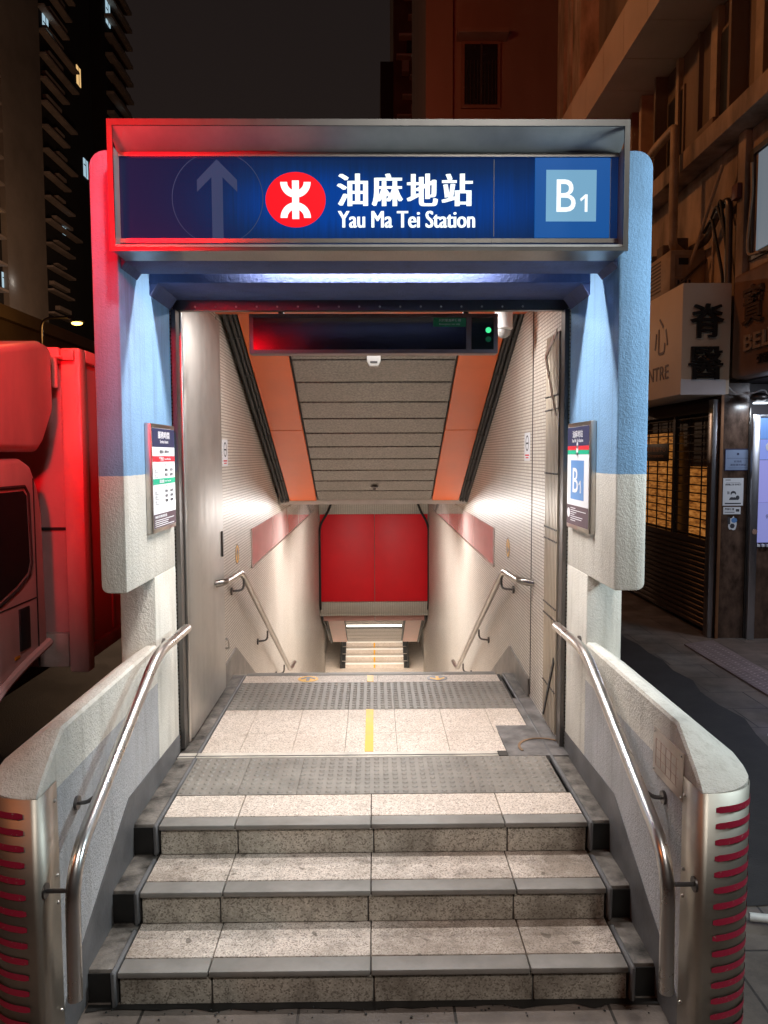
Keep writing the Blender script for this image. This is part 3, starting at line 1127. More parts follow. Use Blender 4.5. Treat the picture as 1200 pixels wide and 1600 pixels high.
# hood: sloping top return, side cheeks, bottom tray
m.prism([(FX0, YF, 3.512), (FX0, YF, 3.494), (FX0, YP, 3.425), (FX0, 3.515, 3.425), (FX0, 3.515, 3.512)], (FX1 - FX0, 0, 0))
m.box(FX0, FX0 + 0.006, YF + 0.001, 3.515, 3.0, 3.424)
m.box(FX1 - 0.006, FX1, YF + 0.001, 3.515, 3.0, 3.424)
m.box(FX0 + 0.006, FX1 - 0.006, YF + 0.001, 3.515, 3.003, 3.013)
m.box(FX0 + 0.006, FX1 - 0.006, 3.49, 3.514, 3.014, 3.424)
hood = obj('hood', m, MAT['hood'], sg_)
m = MB()
m.box(FX0 - 0.004, FX1 + 0.004, YF - 0.006, YF + 0.006, 3.492, 3.518)
m.box(FX0 - 0.004, FX0 + 0.018, YF - 0.006, YF + 0.006, 3.0, 3.4915)
m.box(FX1 - 0.018, FX1 + 0.004, YF - 0.006, YF + 0.006, 3.0, 3.4915)
m.box(FX0 - 0.004, FX1 + 0.004, YF - 0.006, YF + 0.006, 2.985, 2.9995)
m.box(FX0 - 0.002, FX1 + 0.002, YF + 0.0065, 3.49, 2.992, 3.002)
obj('frame', m, steel('dark sign frame steel', (0.22, 0.215, 0.205), 0.34, (30, 1, 1), 0.4), sg_)
m = MB()
m.box(FX0 + 0.008, FX1 - 0.008, YP - 0.012, YP - 0.002, 3.407, 3.424)
m.box(FX0 + 0.008, FX1 - 0.008, YP - 0.012, YP - 0.002, 3.046, 3.064)
obj('trim', m, MAT['steel_h'], sg_)


def sign_panel():
    m, t, b = newmat('backlit blue panel')
    v = coords(t)
    sep = t.nodes.new('ShaderNodeSeparateXYZ')
    t.links.new(v, sep.inputs[0])
    fac = None
    # uneven tubes behind the face
    for (cx_, cz_, rx, rz, amp) in ((-0.30, 0.215, 0.34, 0.155, 1.0), (0.22, 0.20, 0.46, 0.15, 0.8), (0.80, 0.22, 0.45, 0.2, 0.42)):
        dx = math_(t, 'DIVIDE', math_(t, 'SUBTRACT', sep.outputs['X'], cx_), rx)
        dz = math_(t, 'DIVIDE', math_(t, 'SUBTRACT', sep.outputs['Z'], cz_), rz)
        r2 = math_(t, 'ADD', math_(t, 'MULTIPLY', dx, dx), math_(t, 'MULTIPLY', dz, dz))
        gsn = math_(t, 'MULTIPLY', math_(t, 'EXPONENT', math_(t, 'MULTIPLY', r2, -1.0)), amp)
        fac = gsn if fac is None else math_(t, 'ADD', fac, gsn)
    streak = noise(t, coords(t, (22, 1, 0.6)), 3.0, 4, 0.7)
    fac = math_(t, 'MULTIPLY', fac, math_(t, 'ADD', 0.42, math_(t, 'MULTIPLY', streak, 1.0)))
    col = ramp(t, fac, [(0.0, (0.006, 0.011, 0.045)), (0.35, (0.005, 0.026, 0.105)), (1.0, (0.002, 0.055, 0.34))])
    t.links.new(col, b.inputs['Emission Color'])
    b.inputs['Emission Strength'].default_value = 0.78
    b.inputs['Base Color'].default_value = (0.004, 0.010, 0.035, 1)
    b.inputs['Roughness'].default_value = 0.12
    b.inputs['Specular IOR Level'].default_value = 0.3
    return m


m = MB()
m.box(FX0 + 0.0075, FX1 - 0.0075, YP, YP + 0.02, 3.05, 3.42)
obj('panel', m, sign_panel(), sg_)
SP = Plane((0, YP, 0), (1, 0, 0), (0, 0, 1), (0, -1, 0))
MAT['glow_white'] = emit('backlit white', (0.90, 1.0, 0.97), 0.98)
MAT['glow_red'] = emit('backlit red', (0.80, 0.006, 0.014), 0.92)
MAT['ghost'] = emit('dim glowing arrow film', (0.030, 0.046, 0.105), 1.0, base=(0.012, 0.018, 0.035))  # faint glow of the arrow is put in as emission
MAT['ghost'].node_tree.nodes['Principled BSDF'].inputs['Roughness'].default_value = 0.12
MAT['ghost'].node_tree.nodes['Principled BSDF'].inputs['Specular IOR Level'].default_value = 0.3
m = MB()
SP.disc(m, -0.333, 3.229, 0.129, 0.116, 0.0005, 0.003)
disc = obj('emblem_disc', m, MAT['glow_red'], sg_)
m = MB()
u = 0.00123
LX, LZ = -0.333, 3.229
SP.rect(m, LX - 12 * u, LZ - 66 * u, LX + 12 * u, LZ + 65 * u, 0.0035, 0.005)
SP.ring(m, LX, LZ + 60 * u, 29 * u, 53 * u, 0.0032, 0.0048, 180, 360, 28)
SP.ring(m, LX, LZ - 62 * u, 29 * u, 53 * u, 0.0032, 0.0048, 0, 180, 28)
obj('emblem', m, MAT['glow_white'], disc)
m = MB()
cw = 0.1335
for k, ch in enumerate('油麻地站'):
    SP.text(m, ch, -0.151 + k * 0.1505, 3.203, cw - 0.009, 0.136, 0.001 + 0.0001 * k, 0, 0.004, 2)
obj('chinese_lettering', m, MAT['glow_white'], sg_)
m = MB()
SP.text(m, 'Yau Ma Tei Station', -0.150, 3.112, 0.588, 0.071, 0.001, 0, 0.0, 2)
obj('english_lettering', m, MAT['glow_white'], sg_)
m = MB()
SP.ring(m, -0.668, 3.235, 0.193, 0.196, 0.0005, 0.0018, 0, 360, 72)
SP.rect(m, -0.693, 3.066, -0.645, 3.345, 0.0005, 0.0012)
m.prism([SP.at(-0.669, 3.398, 0.0014), SP.at(-0.755, 3.312, 0.0014), SP.at(-0.755, 3.262, 0.0014), SP.at(-0.694, 3.322, 0.0014), SP.at(-0.644, 3.322, 0.0014), SP.at(-0.583, 3.262, 0.0014), SP.at(-0.583, 3.312, 0.0014)], SP.n * 0.0006)
obj('arrow', m, MAT['ghost'], sg_)
m = MB()
SP.rect(m, 0.697, 3.068, 1.022, 3.404, 0.0005, 0.010, 0.002)
ex = obj('exit_plate', m, emit('exit plate blue', (0.003, 0.075, 0.29), 0.9, rough=0.75, base=(0.006, 0.03, 0.1)), sg_)
m = MB()
SP.rect(m, 0.745, 3.136, 0.962, 3.352, 0.0105, 0.0115)
obj('exit_square', m, emit('exit square pale blue', (0.19, 0.42, 0.62), 0.78, rough=0.75, base=(0.04, 0.09, 0.14)), ex)
m = MB()
SP.text(m, 'B', 0.790, 3.176, 0.083, 0.136, 0.012, 0, 0.004)
one(SP, m, 0.890, 3.176, 0.036, 0.073, 0.012)
obj('exit_lettering', m, emit('exit white', (0.85, 0.93, 0.97), 0.95), ex)
m = MB()
SP.rect(m, 0.52, 3.075, 0.523, 3.40, 0.0005, 0.001)
SP.rect(m, 1.0235, 3.066, 1.026, 3.405, 0.0005, 0.004)
obj('panel_joint', m, MAT['grey_mark'], sg_)
# torn corner of film sticking up over the trim
m = MB()
m.prism([(-0.62, 3.402, 3.425), (-0.40, 3.402, 3.425), (-0.51, 3.40, 3.452)], (0, 0.002, 0))
obj('lifted_film', m, MAT['steel_dark'], sg_)

# ------------------------------------------------------------------ dark display board under the lintel
ld = thing('display_board', 'unlit black display board with green signal lamp hung below the lintel', 'display board', (0, 4.66, 2.73))
LP = Plane((0, 4.62, 0), (1, 0, 0), (0, 0, 1), (0, -1, 0))
m = MB()
m.box(-0.735, 0.737, 4.62, 4.72, 2.733, 2.967, 0.006)
obj('case', m, plain('taupe case', (0.20, 0.135, 0.125), 0.4, 0.2), ld)
m = MB()
LP.rect(m, -0.710, 2.757, 0.548, 2.943, 0.0005, 0.002)
scn = obj('screen', m, plain('dark screen', (0.008, 0.008, 0.012), 0.18, var=0.05), ld)
m = MB()
LP.rect(m, 0.579, 2.757, 0.711, 2.943, 0.0005, 0.002)
obj('lamp_window', m, plain('dark lamp window', (0.006, 0.012, 0.010), 0.2, var=0.05), ld)
m = MB()
LP.disc(m, 0.679, 2.869, 0.0165, 0.0165, 0.0022, 0.006, 20)
obj('signal_disc', m, emit('green lamp', (0.06, 0.75, 0.28), 1.1), ld)
m = MB()
LP.disc(m, 0.679, 2.816, 0.0165, 0.0165, 0.0022, 0.004, 20)
obj('signal_disc', m, emit('painted green reflection', (0.004, 0.07, 0.03), 0.5), ld)  # reflection of the lamp above, painted as a dim glowing disc
m = MB()
LP.rect(m, 0.353, 2.889, 0.546, 2.941, 0.0022, 0.003)
lb = obj('green_label', m, plain('green label', (0.015, 0.20, 0.07), 0.5, var=0.05), ld)
m = MB()
LP.text(m, '只於緊急時使用', 0.385, 2.918, 0.130, 0.017, 0.0032, 0, 0.01)
LP.text(m, 'Emergency use only', 0.388, 2.897, 0.124, 0.0125, 0.0032, 0, 0.01)
obj('label_text', m, plain('label print', (0.6, 0.62, 0.58), 0.5), lb)
for x in (-0.55, 0.55):
    m = MB()
    m.cyl((x, 4.67, 2.965), (x, 4.67, 3.14), 0.018, 10)
    obj('hanger', m, MAT['black'], ld)

# ------------------------------------------------------------------ ceiling fittings
def ceil_plane(y, x=0.0):
    n = Vector((0, CS, -1)).normalized()
    return Plane((x, y, cz(y)), (1, 0, 0), (0, 1, CS), n)


f = thing('emergency_light', 'small white wedge-shaped fitting on the slatted ceiling below the display board', 'ceiling fitting', (0, 6.25, cz(6.25)))
m = MB()
z = cz(6.2)
m.prism([(-0.055, 6.12, z + 0.03), (0.055, 6.12, z + 0.03), (0.055, 6.12, z - 0.02), (0.035, 6.13, z - 0.062), (-0.035, 6.13, z - 0.062), (-0.055, 6.12, z - 0.02)], (0, 0.1, 0), 0.006)
obj('housing', m, MAT['white'], f)
m = MB()
m.box(-0.028, 0.028, 6.112, 6.119, z - 0.042, z - 0.028)
obj('lens', m, MAT['black'], f)
m = MB()
z = cz(8.58)
m.ball((0.0, 8.58, z - 0.005), 0.045, 1, 1, 0.4, 16)
m.ball((0.0, 8.58, z - 0.03), 0.018, 1, 1, 0.9, 12)
obj('smoke_detector', m, MAT['steel_dark'], None, (0, 8.58, z), 'small dark round detector at the low end of the slatted ceiling', 'detector')
cc_ = thing('security_camera', 'white dome camera under the ceiling beside the display board', 'camera', (0.86, 5.2, 3.14))
m = MB()
m.cyl((0.865, 5.2, 3.14), (0.865, 5.2, 2.975), 0.06, 20)
m.ball((0.865, 5.2, 2.975), 0.062, 1, 1, 0.35, 20)
obj('housing', m, MAT['white'], cc_)
m = MB()
m.ball((0.865, 5.2, 2.955), 0.048, 1, 1, 1.0, 18)
obj('dome', m, plain('smoked dome', (0.30, 0.29, 0.28), 0.1, var=0.05), cc_)

# black cables down the corners of the red bulkhead
for sg, lab in ((-1, 'black cable down the red bulkhead edge on the steel door side'), (1, 'black cable down the red bulkhead edge on the folding gate side')):
    m = MB()
    x = 1.085 if sg > 0 else -1.10
    m.tube(fillet([(sg * 0.82, 15.42, 1.4), (sg * 0.9, 15.42, 1.05), (x, 15.4, 0.75), (x, 15.4, -0.9), (x - sg * 0.02, 15.8, -1.25), (sg * 1.02, 17.8, cz2(17.8))], 0.15), 0.022, 8)
    obj('cable', m, MAT['rubber'], None, (x, 15.4, -1), lab, 'cable', 'cables beside the red bulkhead')

# ------------------------------------------------------------------ wall posters in steel cases
MAT['navy'] = plain('navy print', (0.018, 0.022, 0.075), 0.62, var=0.04)
MAT['paper'] = plain('white print', (0.74, 0.75, 0.78), 0.62, var=0.03)
MAT['print_red'] = plain('red print', (0.62, 0.015, 0.03), 0.62, var=0.03)
MAT['print_green'] = plain('green print', (0.0, 0.40, 0.22), 0.62, var=0.03)
MAT['print_plum'] = plain('plum print', (0.085, 0.045, 0.06), 0.62, var=0.03)
MAT['print_dark'] = plain('dark print', (0.05, 0.05, 0.06), 0.62, var=0.03)
MAT['print_blue'] = plain('blue print', (0.11, 0.26, 0.55), 0.62, var=0.03)


def poster_case(name, label, pl, w, z0, z1, loc):
    p = thing(name, label, 'notice board', loc)
    m = MB()
    pl.rect(m, 0, z0, w, z1, 0.0, 0.032, 0.003)
    cs = obj('case', m, MAT['steel'], p)
    m = MB()
    pl.rect(m, 0.012, z0 + 0.022, w - 0.012, z1 - 0.022, 0.0325, 0.0335)
    sh = obj('sheet', m, MAT['paper'], p)
    return p, cs, sh


# left: service hours
PL = Plane((XL, 3.822, 0), (0, 1, 0), (0, 0, 1), (1, 0, 0))
pz0, pz1, pw = 1.745, 2.295, 0.445
p, cs, sh = poster_case('notice_board', 'steel framed timetable board with red and green bands on the blue pillar', PL, pw, pz0, pz1, (XL, 4.0, pz0))
X0, X1 = 0.0125, pw - 0.0125
def band(z0, z1, mat, nm, par):
    m = MB()
    PLc.rect(m, X0, z0, X1, z1, 0.0338, 0.0343)
    return obj(nm, m, mat, par)


PLc = PL
b1 = band(2.178, 2.272, MAT['navy'], 'header_band', p)
m = MB()
PL.text(m, '服務時間', 0.115, 2.222, 0.215, 0.036, 0.0346, 0, 0.004, 1)
PL.text(m, 'Service hours', 0.15, 2.198, 0.155, 0.017, 0.0346, 0, 0.004, 1)
obj('header_text', m, MAT['paper'], b1)
m = MB()
PL.text(m, '0551 - 0114', 0.14, 2.146, 0.17, 0.017, 0.0346, 0, 0.004, 1)
rr = random.Random(11)
for zb, rows in ((2.055, 2), (1.945, 3)):
    PL.text(m, '首班車', 0.235, zb + 0.026, 0.035, 0.010, 0.0346)
    PL.text(m, '尾班車', 0.335, zb + 0.026, 0.035, 0.010, 0.0346)
    for r_ in range(rows):
        z_ = zb - 0.002 - r_ * 0.025
        PL.text(m, ('荃灣', '中環', '觀塘', '調景嶺', '黃埔')[(rows - 2) * 2 + r_], 0.045, z_, None, 0.012, 0.0346)
        PL.text(m, '%02d%02d' % (rr.choice((5, 6)), rr.randint(10, 59)), 0.23, z_, 0.05, 0.014, 0.0346, 0, 0.004, 1)
        PL.text(m, '%02d%02d' % (rr.choice((0, 1)), rr.randint(10, 59)), 0.33, z_, 0.05, 0.014, 0.0346, 0, 0.004, 1)
        PL.rect(m, 0.045, z_ - 0.006, 0.105, z_ - 0.004, 0.0345, 0.0347)
obj('timetable_print', m, MAT['print_dark'], sh)
b2 = band(2.103, 2.132, MAT['print_red'], 'red_band', p)
m = MB()
PL.text(m, '荃灣綫', 0.125, 2.108, 0.085, 0.019, 0.0346, 0, 0.004, 1)
PL.text(m, 'Tsuen Wan Line', 0.222, 2.111, 0.125, 0.011, 0.0346, 0, 0.004, 1)
obj('band_text', m, MAT['paper'], b2)
b3 = band(1.988, 2.017, MAT['print_green'], 'green_band', p)
m = MB()
PL.text(m, '觀塘綫', 0.125, 1.993, 0.085, 0.019, 0.0346, 0, 0.004, 1)
PL.text(m, 'Kwun Tong Line', 0.222, 1.996, 0.125, 0.011, 0.0346, 0, 0.004, 1)
obj('band_text', m, MAT['paper'], b3)
b4 = band(1.768, 1.838, MAT['print_plum'], 'footer_band', p)
m = MB()
PL.text(m, '乘搭港鐵請留意', 0.03, 1.817, 0.22, 0.014, 0.0346, 0, 0.004, 1)
for k, w_ in enumerate((0.36, 0.25, 0.24, 0.36)):
    PL.rect(m, 0.03, 1.805 - 0.010 * k, 0.03 + w_, 1.8085 - 0.010 * k, 0.0345, 0.0347)
obj('footer_text', m, MAT['paper'], b4)

# right: exit board
PR = Plane((XR, 4.255, 0), (0, -1, 0), (0, 0, 1), (-1, 0, 0))
p, cs, sh = poster_case('notice_board', 'steel framed exit board with a white letter on a blue square on the cream pillar', PR, pw, 1.735, 2.300, (XR, 4.0, 1.735))
PLc = PR
b1 = band(2.178, 2.277, MAT['navy'], 'header_band', p)
m = MB()
PR.text(m, '油麻地站', 0.115, 2.221, 0.20, 0.038, 0.0346, 0, 0.004, 1)
PR.text(m, 'Yau Ma Tei Station', 0.105, 2.197, 0.22, 0.018, 0.0346, 0, 0.004, 1)
obj('header_text', m, MAT['paper'], b1)
band(2.156, 2.1775, MAT['print_red'], 'red_band', p)
band(2.133, 2.1555, MAT['print_green'], 'green_band', p)
m = MB()
PR.rect(m, 0.197, 2.128, 0.232, 2.180, 0.0348, 0.0356)
PR.disc(m, 0.2145, 2.180, 0.0175, 0.0175, 0.0348, 0.0356, 18)
PR.disc(m, 0.2145, 2.128, 0.0175, 0.0175, 0.0348, 0.0356, 18)
obj('marker_pill', m, MAT['paper'], p)
m = MB()
PR.rect(m, 0.085, 1.895, 0.345, 2.102, 0.0338, 0.0343)
bb = obj('blue_square', m, MAT['print_blue'], p)
m = MB()
PR.text(m, 'B', 0.13, 1.932, 0.105, 0.130, 0.0346, 0, 0.004, 1)
one(PR, m, 0.25, 1.932, 0.045, 0.065, 0.0346)
obj('exit_lettering', m, MAT['paper'], bb)
b4 = band(1.758, 1.862, MAT['print_plum'], 'footer_band', p)
m = MB()
PR.disc(m, 0.05, 1.818, 0.030, 0.026, 0.0345, 0.0349, 24)
for k, w_ in enumerate((0.10, 0.30, 0.12, 0.08, 0.24, 0.22, 0.10)):
    PR.rect(m, 0.092, 1.845 - 0.011 * k, 0.092 + w_, 1.8485 - 0.011 * k, 0.0345, 0.0347)
obj('footer_text', m, MAT['paper'], b4)

# ------------------------------------------------------------------ stickers
def ban_sticker(pl, a, b, label):
    t_ = thing('sticker', label, 'sticker', tuple(pl.at(a, b)), 'white prohibition stickers on the tiled walls')
    m = MB()
    pl.rect(m, a, b, a + 0.20, b + 0.20, 0.001, 0.002)
    sh_ = obj('sheet', m, MAT['paper'], t_)
    m = MB()
    pl.ring(m, a + 0.10, b + 0.125, 0.045, 0.056, 0.0022, 0.0026, 0, 360, 32)
    pl.rect(m, a + 0.06, b + 0.118, a + 0.14, b + 0.130, 0.0022, 0.0026)
    obj('ban_ring', m, MAT['print_dark'], sh_)
    m = MB()
    pl.rect(m, a + 0.03, b + 0.035, a + 0.17, b + 0.045, 0.0022, 0.0026)
    pl.rect(m, a + 0.05, b + 0.018, a + 0.15, b + 0.026, 0.0022, 0.0026)
    obj('caption', m, MAT['print_red'], sh_)


WPL = Plane((WL, 0, 0), (0, 1, 0), (0, 0, 1), (1, 0, 0))
WPR = Plane((WR, 0, 0), (0, -1, 0), (0, 0, 1), (-1, 0, 0))
ban_sticker(WPL, 5.50, 2.055, 'white sticker partly hidden behind the edge of the steel door')
ban_sticker(WPL, 5.715, 2.055, 'white sticker beside another one, fully clear of the steel door')
ban_sticker(WPR, -5.585, 2.09, 'lone white sticker on the tiled wall beside the folding gate')


def arrow_sticker(pl, a, b, up, label):
    t_ = thing('direction_sticker', label, 'sticker', tuple(pl.at(a, b)), 'round yellow arrow stickers on the walls')
    m = MB()
    pl.disc(m, a, b, 0.085, 0.085, 0.001, 0.002, 32)
    sh_ = obj('disc', m, MAT['yellow'], t_)
    m = MB()
    pl.ring(m, a, b, 0.074, 0.084, 0.0022, 0.0026, 0, 360, 32)
    s_ = 1 if up else -1
    pl.rect(m, a - 0.012, b - 0.05, a + 0.012, b + 0.05, 0.0022, 0.0026)
    for q in (-1, 1):
        m.prism([pl.at(a, b + s_ * 0.055, 0.0024), pl.at(a + q * 0.05, b + s_ * 0.01, 0.0024), pl.at(a + q * 0.05, b - s_ * 0.018, 0.0024), pl.at(a, b + s_ * 0.027, 0.0024)], pl.n * 0.0004)
    obj('arrow', m, MAT['grey_mark'], sh_)


arrow_sticker(WPL, 6.25, 1.335, True, 'yellow arrow sticker on the tiled wall above the handrail behind the steel door')
arrow_sticker(WPR, -6.24, 1.375, False, 'yellow arrow sticker on the tiled wall above the handrail behind the folding gate')
FL = Plane((0, 0, 0.4305), (1, 0, 0), (0, 1, 0), (0, 0, 1))


def floor_sticker(x, y, up, label):
    t_ = thing('floor_sticker', label, 'sticker', (x, y, 0.43), 'oval arrow stickers on the landing edge')
    m = MB()
    FL.disc(m, x, y, 0.078, 0.078, 0.0, 0.0015, 32)
    sh_ = obj('disc', m, MAT['yellow'] if up else MAT['grey_mark'], t_)
    m = MB()
    s_ = 1 if up else -1
    FL.rect(m, x - 0.012, y - 0.05, x + 0.012, y + 0.05, 0.0018, 0.0022)
    for q in (-1, 1):
        m.prism([FL.at(x, y + s_ * 0.06, 0.0020), FL.at(x + q * 0.055, y + s_ * 0.012, 0.0020), FL.at(x + q * 0.055, y - s_ * 0.018, 0.0020), FL.at(x, y + s_ * 0.03, 0.0020)], (0, 0, 0.0004))
    obj('arrow', m, MAT['grey_mark'] if up else MAT['yellow'], sh_)


floor_sticker(-0.512, 5.785, True, 'yellow round floor sticker with a dark arrow at the landing edge')
floor_sticker(0.475, 5.785, False, 'grey round floor sticker with a yellow arrow at the landing edge')
m = MB()
m.tube(fillet([(WL, 5.60, 0.79), (WL + 0.04, 5.60, 0.79), (WL + 0.05, 5.60, 0.72), (WL, 5.60, 0.72)], 0.02), 0.007, 8)
m.cyl((WL, 5.6, 0.755), (WL + 0.006, 5.6, 0.755), 0.05, 16)
obj('wall_hook', m, MAT['steel_rail'], None, (WL, 5.6, 0.75), 'small steel ring hook low on the tiled wall by the steel door', 'hook')

# ------------------------------------------------------------------ the lorry on the left
tk = thing('lorry', 'white box lorry parked at the kerb, its paint tinted red for the shop light', 'lorry', (-3.0, 5.0, -0.13))
MAT['truck'] = plain('red tinted lorry paint', (0.58, 0.32, 0.30), 0.38, var=0.16, scale=3.5, coat=0.15, stretch=(1, 1, 0.4))  # red of the street light is mixed into the white paint
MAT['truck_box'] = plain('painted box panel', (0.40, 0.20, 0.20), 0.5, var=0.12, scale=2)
MAT['glass'] = plain('dark window glass', (0.012, 0.012, 0.013), 0.05, var=0.05)
TX1 = -2.0
m = MB()
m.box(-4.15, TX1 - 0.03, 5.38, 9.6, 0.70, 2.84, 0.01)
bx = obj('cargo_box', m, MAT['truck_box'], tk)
m = MB()
m.box(TX1 - 0.14, TX1, 5.33, 5.45, 0.62, 2.87, 0.02)
obj('corner_post', m, MAT['truck'], bx)
m = MB()
m.box(-4.15, TX1 - 0.141, 5.33, 5.42, 2.76, 2.875, 0.015)
m.box(TX1 - 0.08, TX1, 5.451, 9.6, 2.78, 2.87, 0.015)
obj('top_rail', m, MAT['truck'], bx)
m = MB()
m.box(TX1 - 0.07, TX1, 5.451, 9.6, 0.70, 0.80, 0.01)
m.box(-4.15, TX1 - 0.141, 5.33, 5.40, 0.66, 0.90, 0.01)
obj('bottom_rail', m, plain('box rail', (0.3, 0.22, 0.2), 0.5, var=0.3), bx)
for k in range(4):
    m = MB()
    y = 5.9 + 0.85 * k
    m.box(TX1 - 0.031, TX1 - 0.016, y, y + 0.05, 0.81, 2.77, 0.006, 1)
    obj('side_rib', m, MAT['truck_box'], bx)
m = MB()
m.box(-4.15, TX1 - 0.15, 5.368, 5.379, 1.62, 1.64)
obj('front_seam', m, MAT['black'], bx)
m = MB()
m.tube([(TX1 - 0.10, 5.30, 2.80), (TX1 - 0.16, 5.30, 2.80), (TX1 - 0.16, 5.30, 2.6)], 0.02, 8)
m.box(TX1 - 0.11, TX1 - 0.03, 5.29, 5.329, 2.78, 2.85, 0.01)
obj('corner_casting', m, MAT['truck'], bx)
m = MB()
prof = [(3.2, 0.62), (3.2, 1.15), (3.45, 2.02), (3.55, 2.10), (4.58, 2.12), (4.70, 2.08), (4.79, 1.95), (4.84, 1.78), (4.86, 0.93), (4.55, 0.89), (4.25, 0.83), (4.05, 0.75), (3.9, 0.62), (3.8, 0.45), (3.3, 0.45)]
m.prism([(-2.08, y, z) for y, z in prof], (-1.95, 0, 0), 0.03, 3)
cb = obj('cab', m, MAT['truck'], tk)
m = MB()
prof = [(3.65, 1.42), (3.80, 1.90), (3.84, 1.93), (4.58, 1.93), (4.62, 1.90), (4.635, 1.50), (4.60, 1.44), (4.45, 1.38), (4.25, 1.33), (3.7, 1.33)]
m.prism([(-2.079, y, z) for y, z in prof], (0.004, 0, 0), 0.0015, 1)
obj('side_window', m, MAT['glass'], cb)
m = MB()
fr_p = [(3.64, 1.41), (3.78, 1.915), (3.83, 1.955), (4.60, 1.955), (4.645, 1.91), (4.66, 1.495), (4.62, 1.42), (4.46, 1.355), (4.25, 1.305), (3.64, 1.305)]
m.tube([(-2.078, y, z) for y, z in fr_p] + [(-2.078,) + fr_p[0]], 0.011, 6)
obj('window_seal', m, MAT['rubber'], cb)
m = MB()
m.box(-2.082, -2.072, 4.40, 4.46, 0.955, 0.975, 0.003)
obj('marker_lamp', m, plain('amber lens', (0.5, 0.16, 0.02), 0.2), cb)
m = MB()
m.box(-2.083, -2.077, 3.6, 4.714, 1.265, 1.273)
obj('waist_seam', m, MAT['black'], cb)
m = MB()
m.box(-2.082, -2.074, 4.715, 4.722, 0.84, 2.0)
obj('door_seam', m, MAT['black'], cb)
m = MB()
m.box(-2.083, -2.070, 4.47, 4.60, 0.99, 1.24, 0.004)
obj('door_handle', m, MAT['black'], cb)
m = MB()
m.tube(fillet([(-2.075, 4.86, 0.955), (-2.075, 4.55, 0.91), (-2.075, 4.25, 0.845), (-2.075, 4.05, 0.765), (-2.075, 3.9, 0.63), (-2.075, 3.8, 0.46)], 0.1), 0.028, 8)
obj('wheel_arch', m, MAT['truck'], cb)
m = MB()
prof = [(3.55, 2.16), (3.75, 2.45), (4.3, 2.74), (4.95, 2.86), (5.08, 2.85), (5.11, 2.80), (5.10, 2.42), (4.94, 2.22), (4.85, 2.16)]
m.prism([(-2.09, y, z) for y, z in prof], (-1.9, 0, 0), 0.05, 4)
obj('roof_fairing', m, MAT['truck'], tk)
for (y, x) in ((4.0, -2.15), (8.3, -2.15)):
    m = MB()
    m.cyl((x, y, 0.25), (x - 0.24, y, 0.25), 0.38, 28)
    tw = obj('wheel', m, MAT['rubber'], tk)
    m = MB()
    m.cyl((x + 0.006, y, 0.25), (x - 0.02, y, 0.25), 0.21, 20)
    obj('rim', m, MAT['steel_dark'], tw)
m = MB()
m.box(-3.4, -2.6, 3.4, 9.4, 0.45, 0.68)
obj('chassis', m, MAT['black'], tk)

# ------------------------------------------------------------------ shop building on the right
MAT['render_br'] = plain('stained render', (0.34, 0.26, 0.19), 0.8, var=0.65, scale=2.4, bmp=0.7, bscale=22, stretch=(1, 1, 0.35))
MAT['render_dk'] = plain('dark stained render', (0.17, 0.13, 0.10), 0.85, var=0.5, scale=1.2, bmp=0.4, bscale=14, stretch=(1, 1, 0.25))
MAT['panel_or'] = plain('canopy cladding', (0.42, 0.33, 0.25), 0.55, var=0.12, scale=1.2)
MAT['marble'] = plain('brown marble', (0.095, 0.058, 0.042), 0.22, var=0.65, scale=9, stretch=(1, 1, 0.6))
MAT['pipe'] = plain('painted pipe', (0.40, 0.30, 0.20), 0.55, var=0.25, scale=4)
bd = thing('shop_building', 'old stained corner building with ledges, pipes and a shuttered ground floor shop', 'building', (4.6, 10, 0))
m = MB()
m.box(4.06, 9, 8.9, 17.6, 2.95, 5.60)
m.box(4.06, 9, 3.0, 8.78, 4.10, 5.60)
m.box(4.06, 9, 8.79, 8.9, 3.0, 5.60)
obj('wall', m, MAT['render_br'], bd)
m = MB()
m.box(4.30, 9, 3.0, 17.6, 5.84, 14)
obj('upper_wall', m, MAT['render_dk'], bd)
m = MB()
m.box(3.80, 9, 2.8, 17.65, 5.61, 5.835, 0.01)
obj('ledge', m, MAT['render_br'], bd)
cn = MB()
for k in range(10):
    y0 = 8.2 + k * 0.95
    cn.box(3.47, 4.29, y0 + 0.006, y0 + 0.944, 7.60, 8.28)
obj('canopy', cn, MAT['panel_or'], bd)
# upper fins and downpipes
rr = random.Random(21)
for k in range(16):
    m = MB()
    y = 8.6 + k * 0.58 + rr.uniform(-0.1, 0.1)
    w_ = rr.choice((0.06, 0.10, 0.18))
    m.box(4.30 - rr.uniform(0.06, 0.2), 4.299, y, y + w_, 5.84 if k % 3 else 5.9, 7.59)
    obj('fin', m, MAT['render_dk'] if k % 2 else MAT['pipe'], bd)
for k, (y, x) in enumerate(((15.2, 3.95), (15.7, 4.0), (16.2, 4.02), (16.7, 4.0), (17.2, 4.05))):
    m = MB()
    m.box(x, 4.299, y, y + 0.28, 8.29, 16)
    obj('fin', m, MAT['render_br'], bd)
for (y, w_, z0_, z1_) in ((9.35, 0.7, 6.2, 7.3), (10.9, 0.6, 6.1, 7.2), (12.3, 0.8, 6.2, 7.4), (8.0, 0.5, 6.3, 7.3)):
    m = MB()
    m.box(4.27, 4.299, y, y + w_, z0_, z1_)
    wd = obj('window', m, MAT['render_dk'], bd)
    m = MB()
    m.box(4.262, 4.2695, y + 0.05, y + w_ - 0.05, z0_ + 0.05, z1_ - 0.05)
    obj('pane', m, MAT['black'], wd)
    m = MB()
    m.box(4.05, 4.2, y + 0.1, y + w_ - 0.1, 5.86, 6.05 + 0.1 * (w_ > 0.65), 0.01)
    obj('ledge_box', m, MAT['render_dk'], bd)
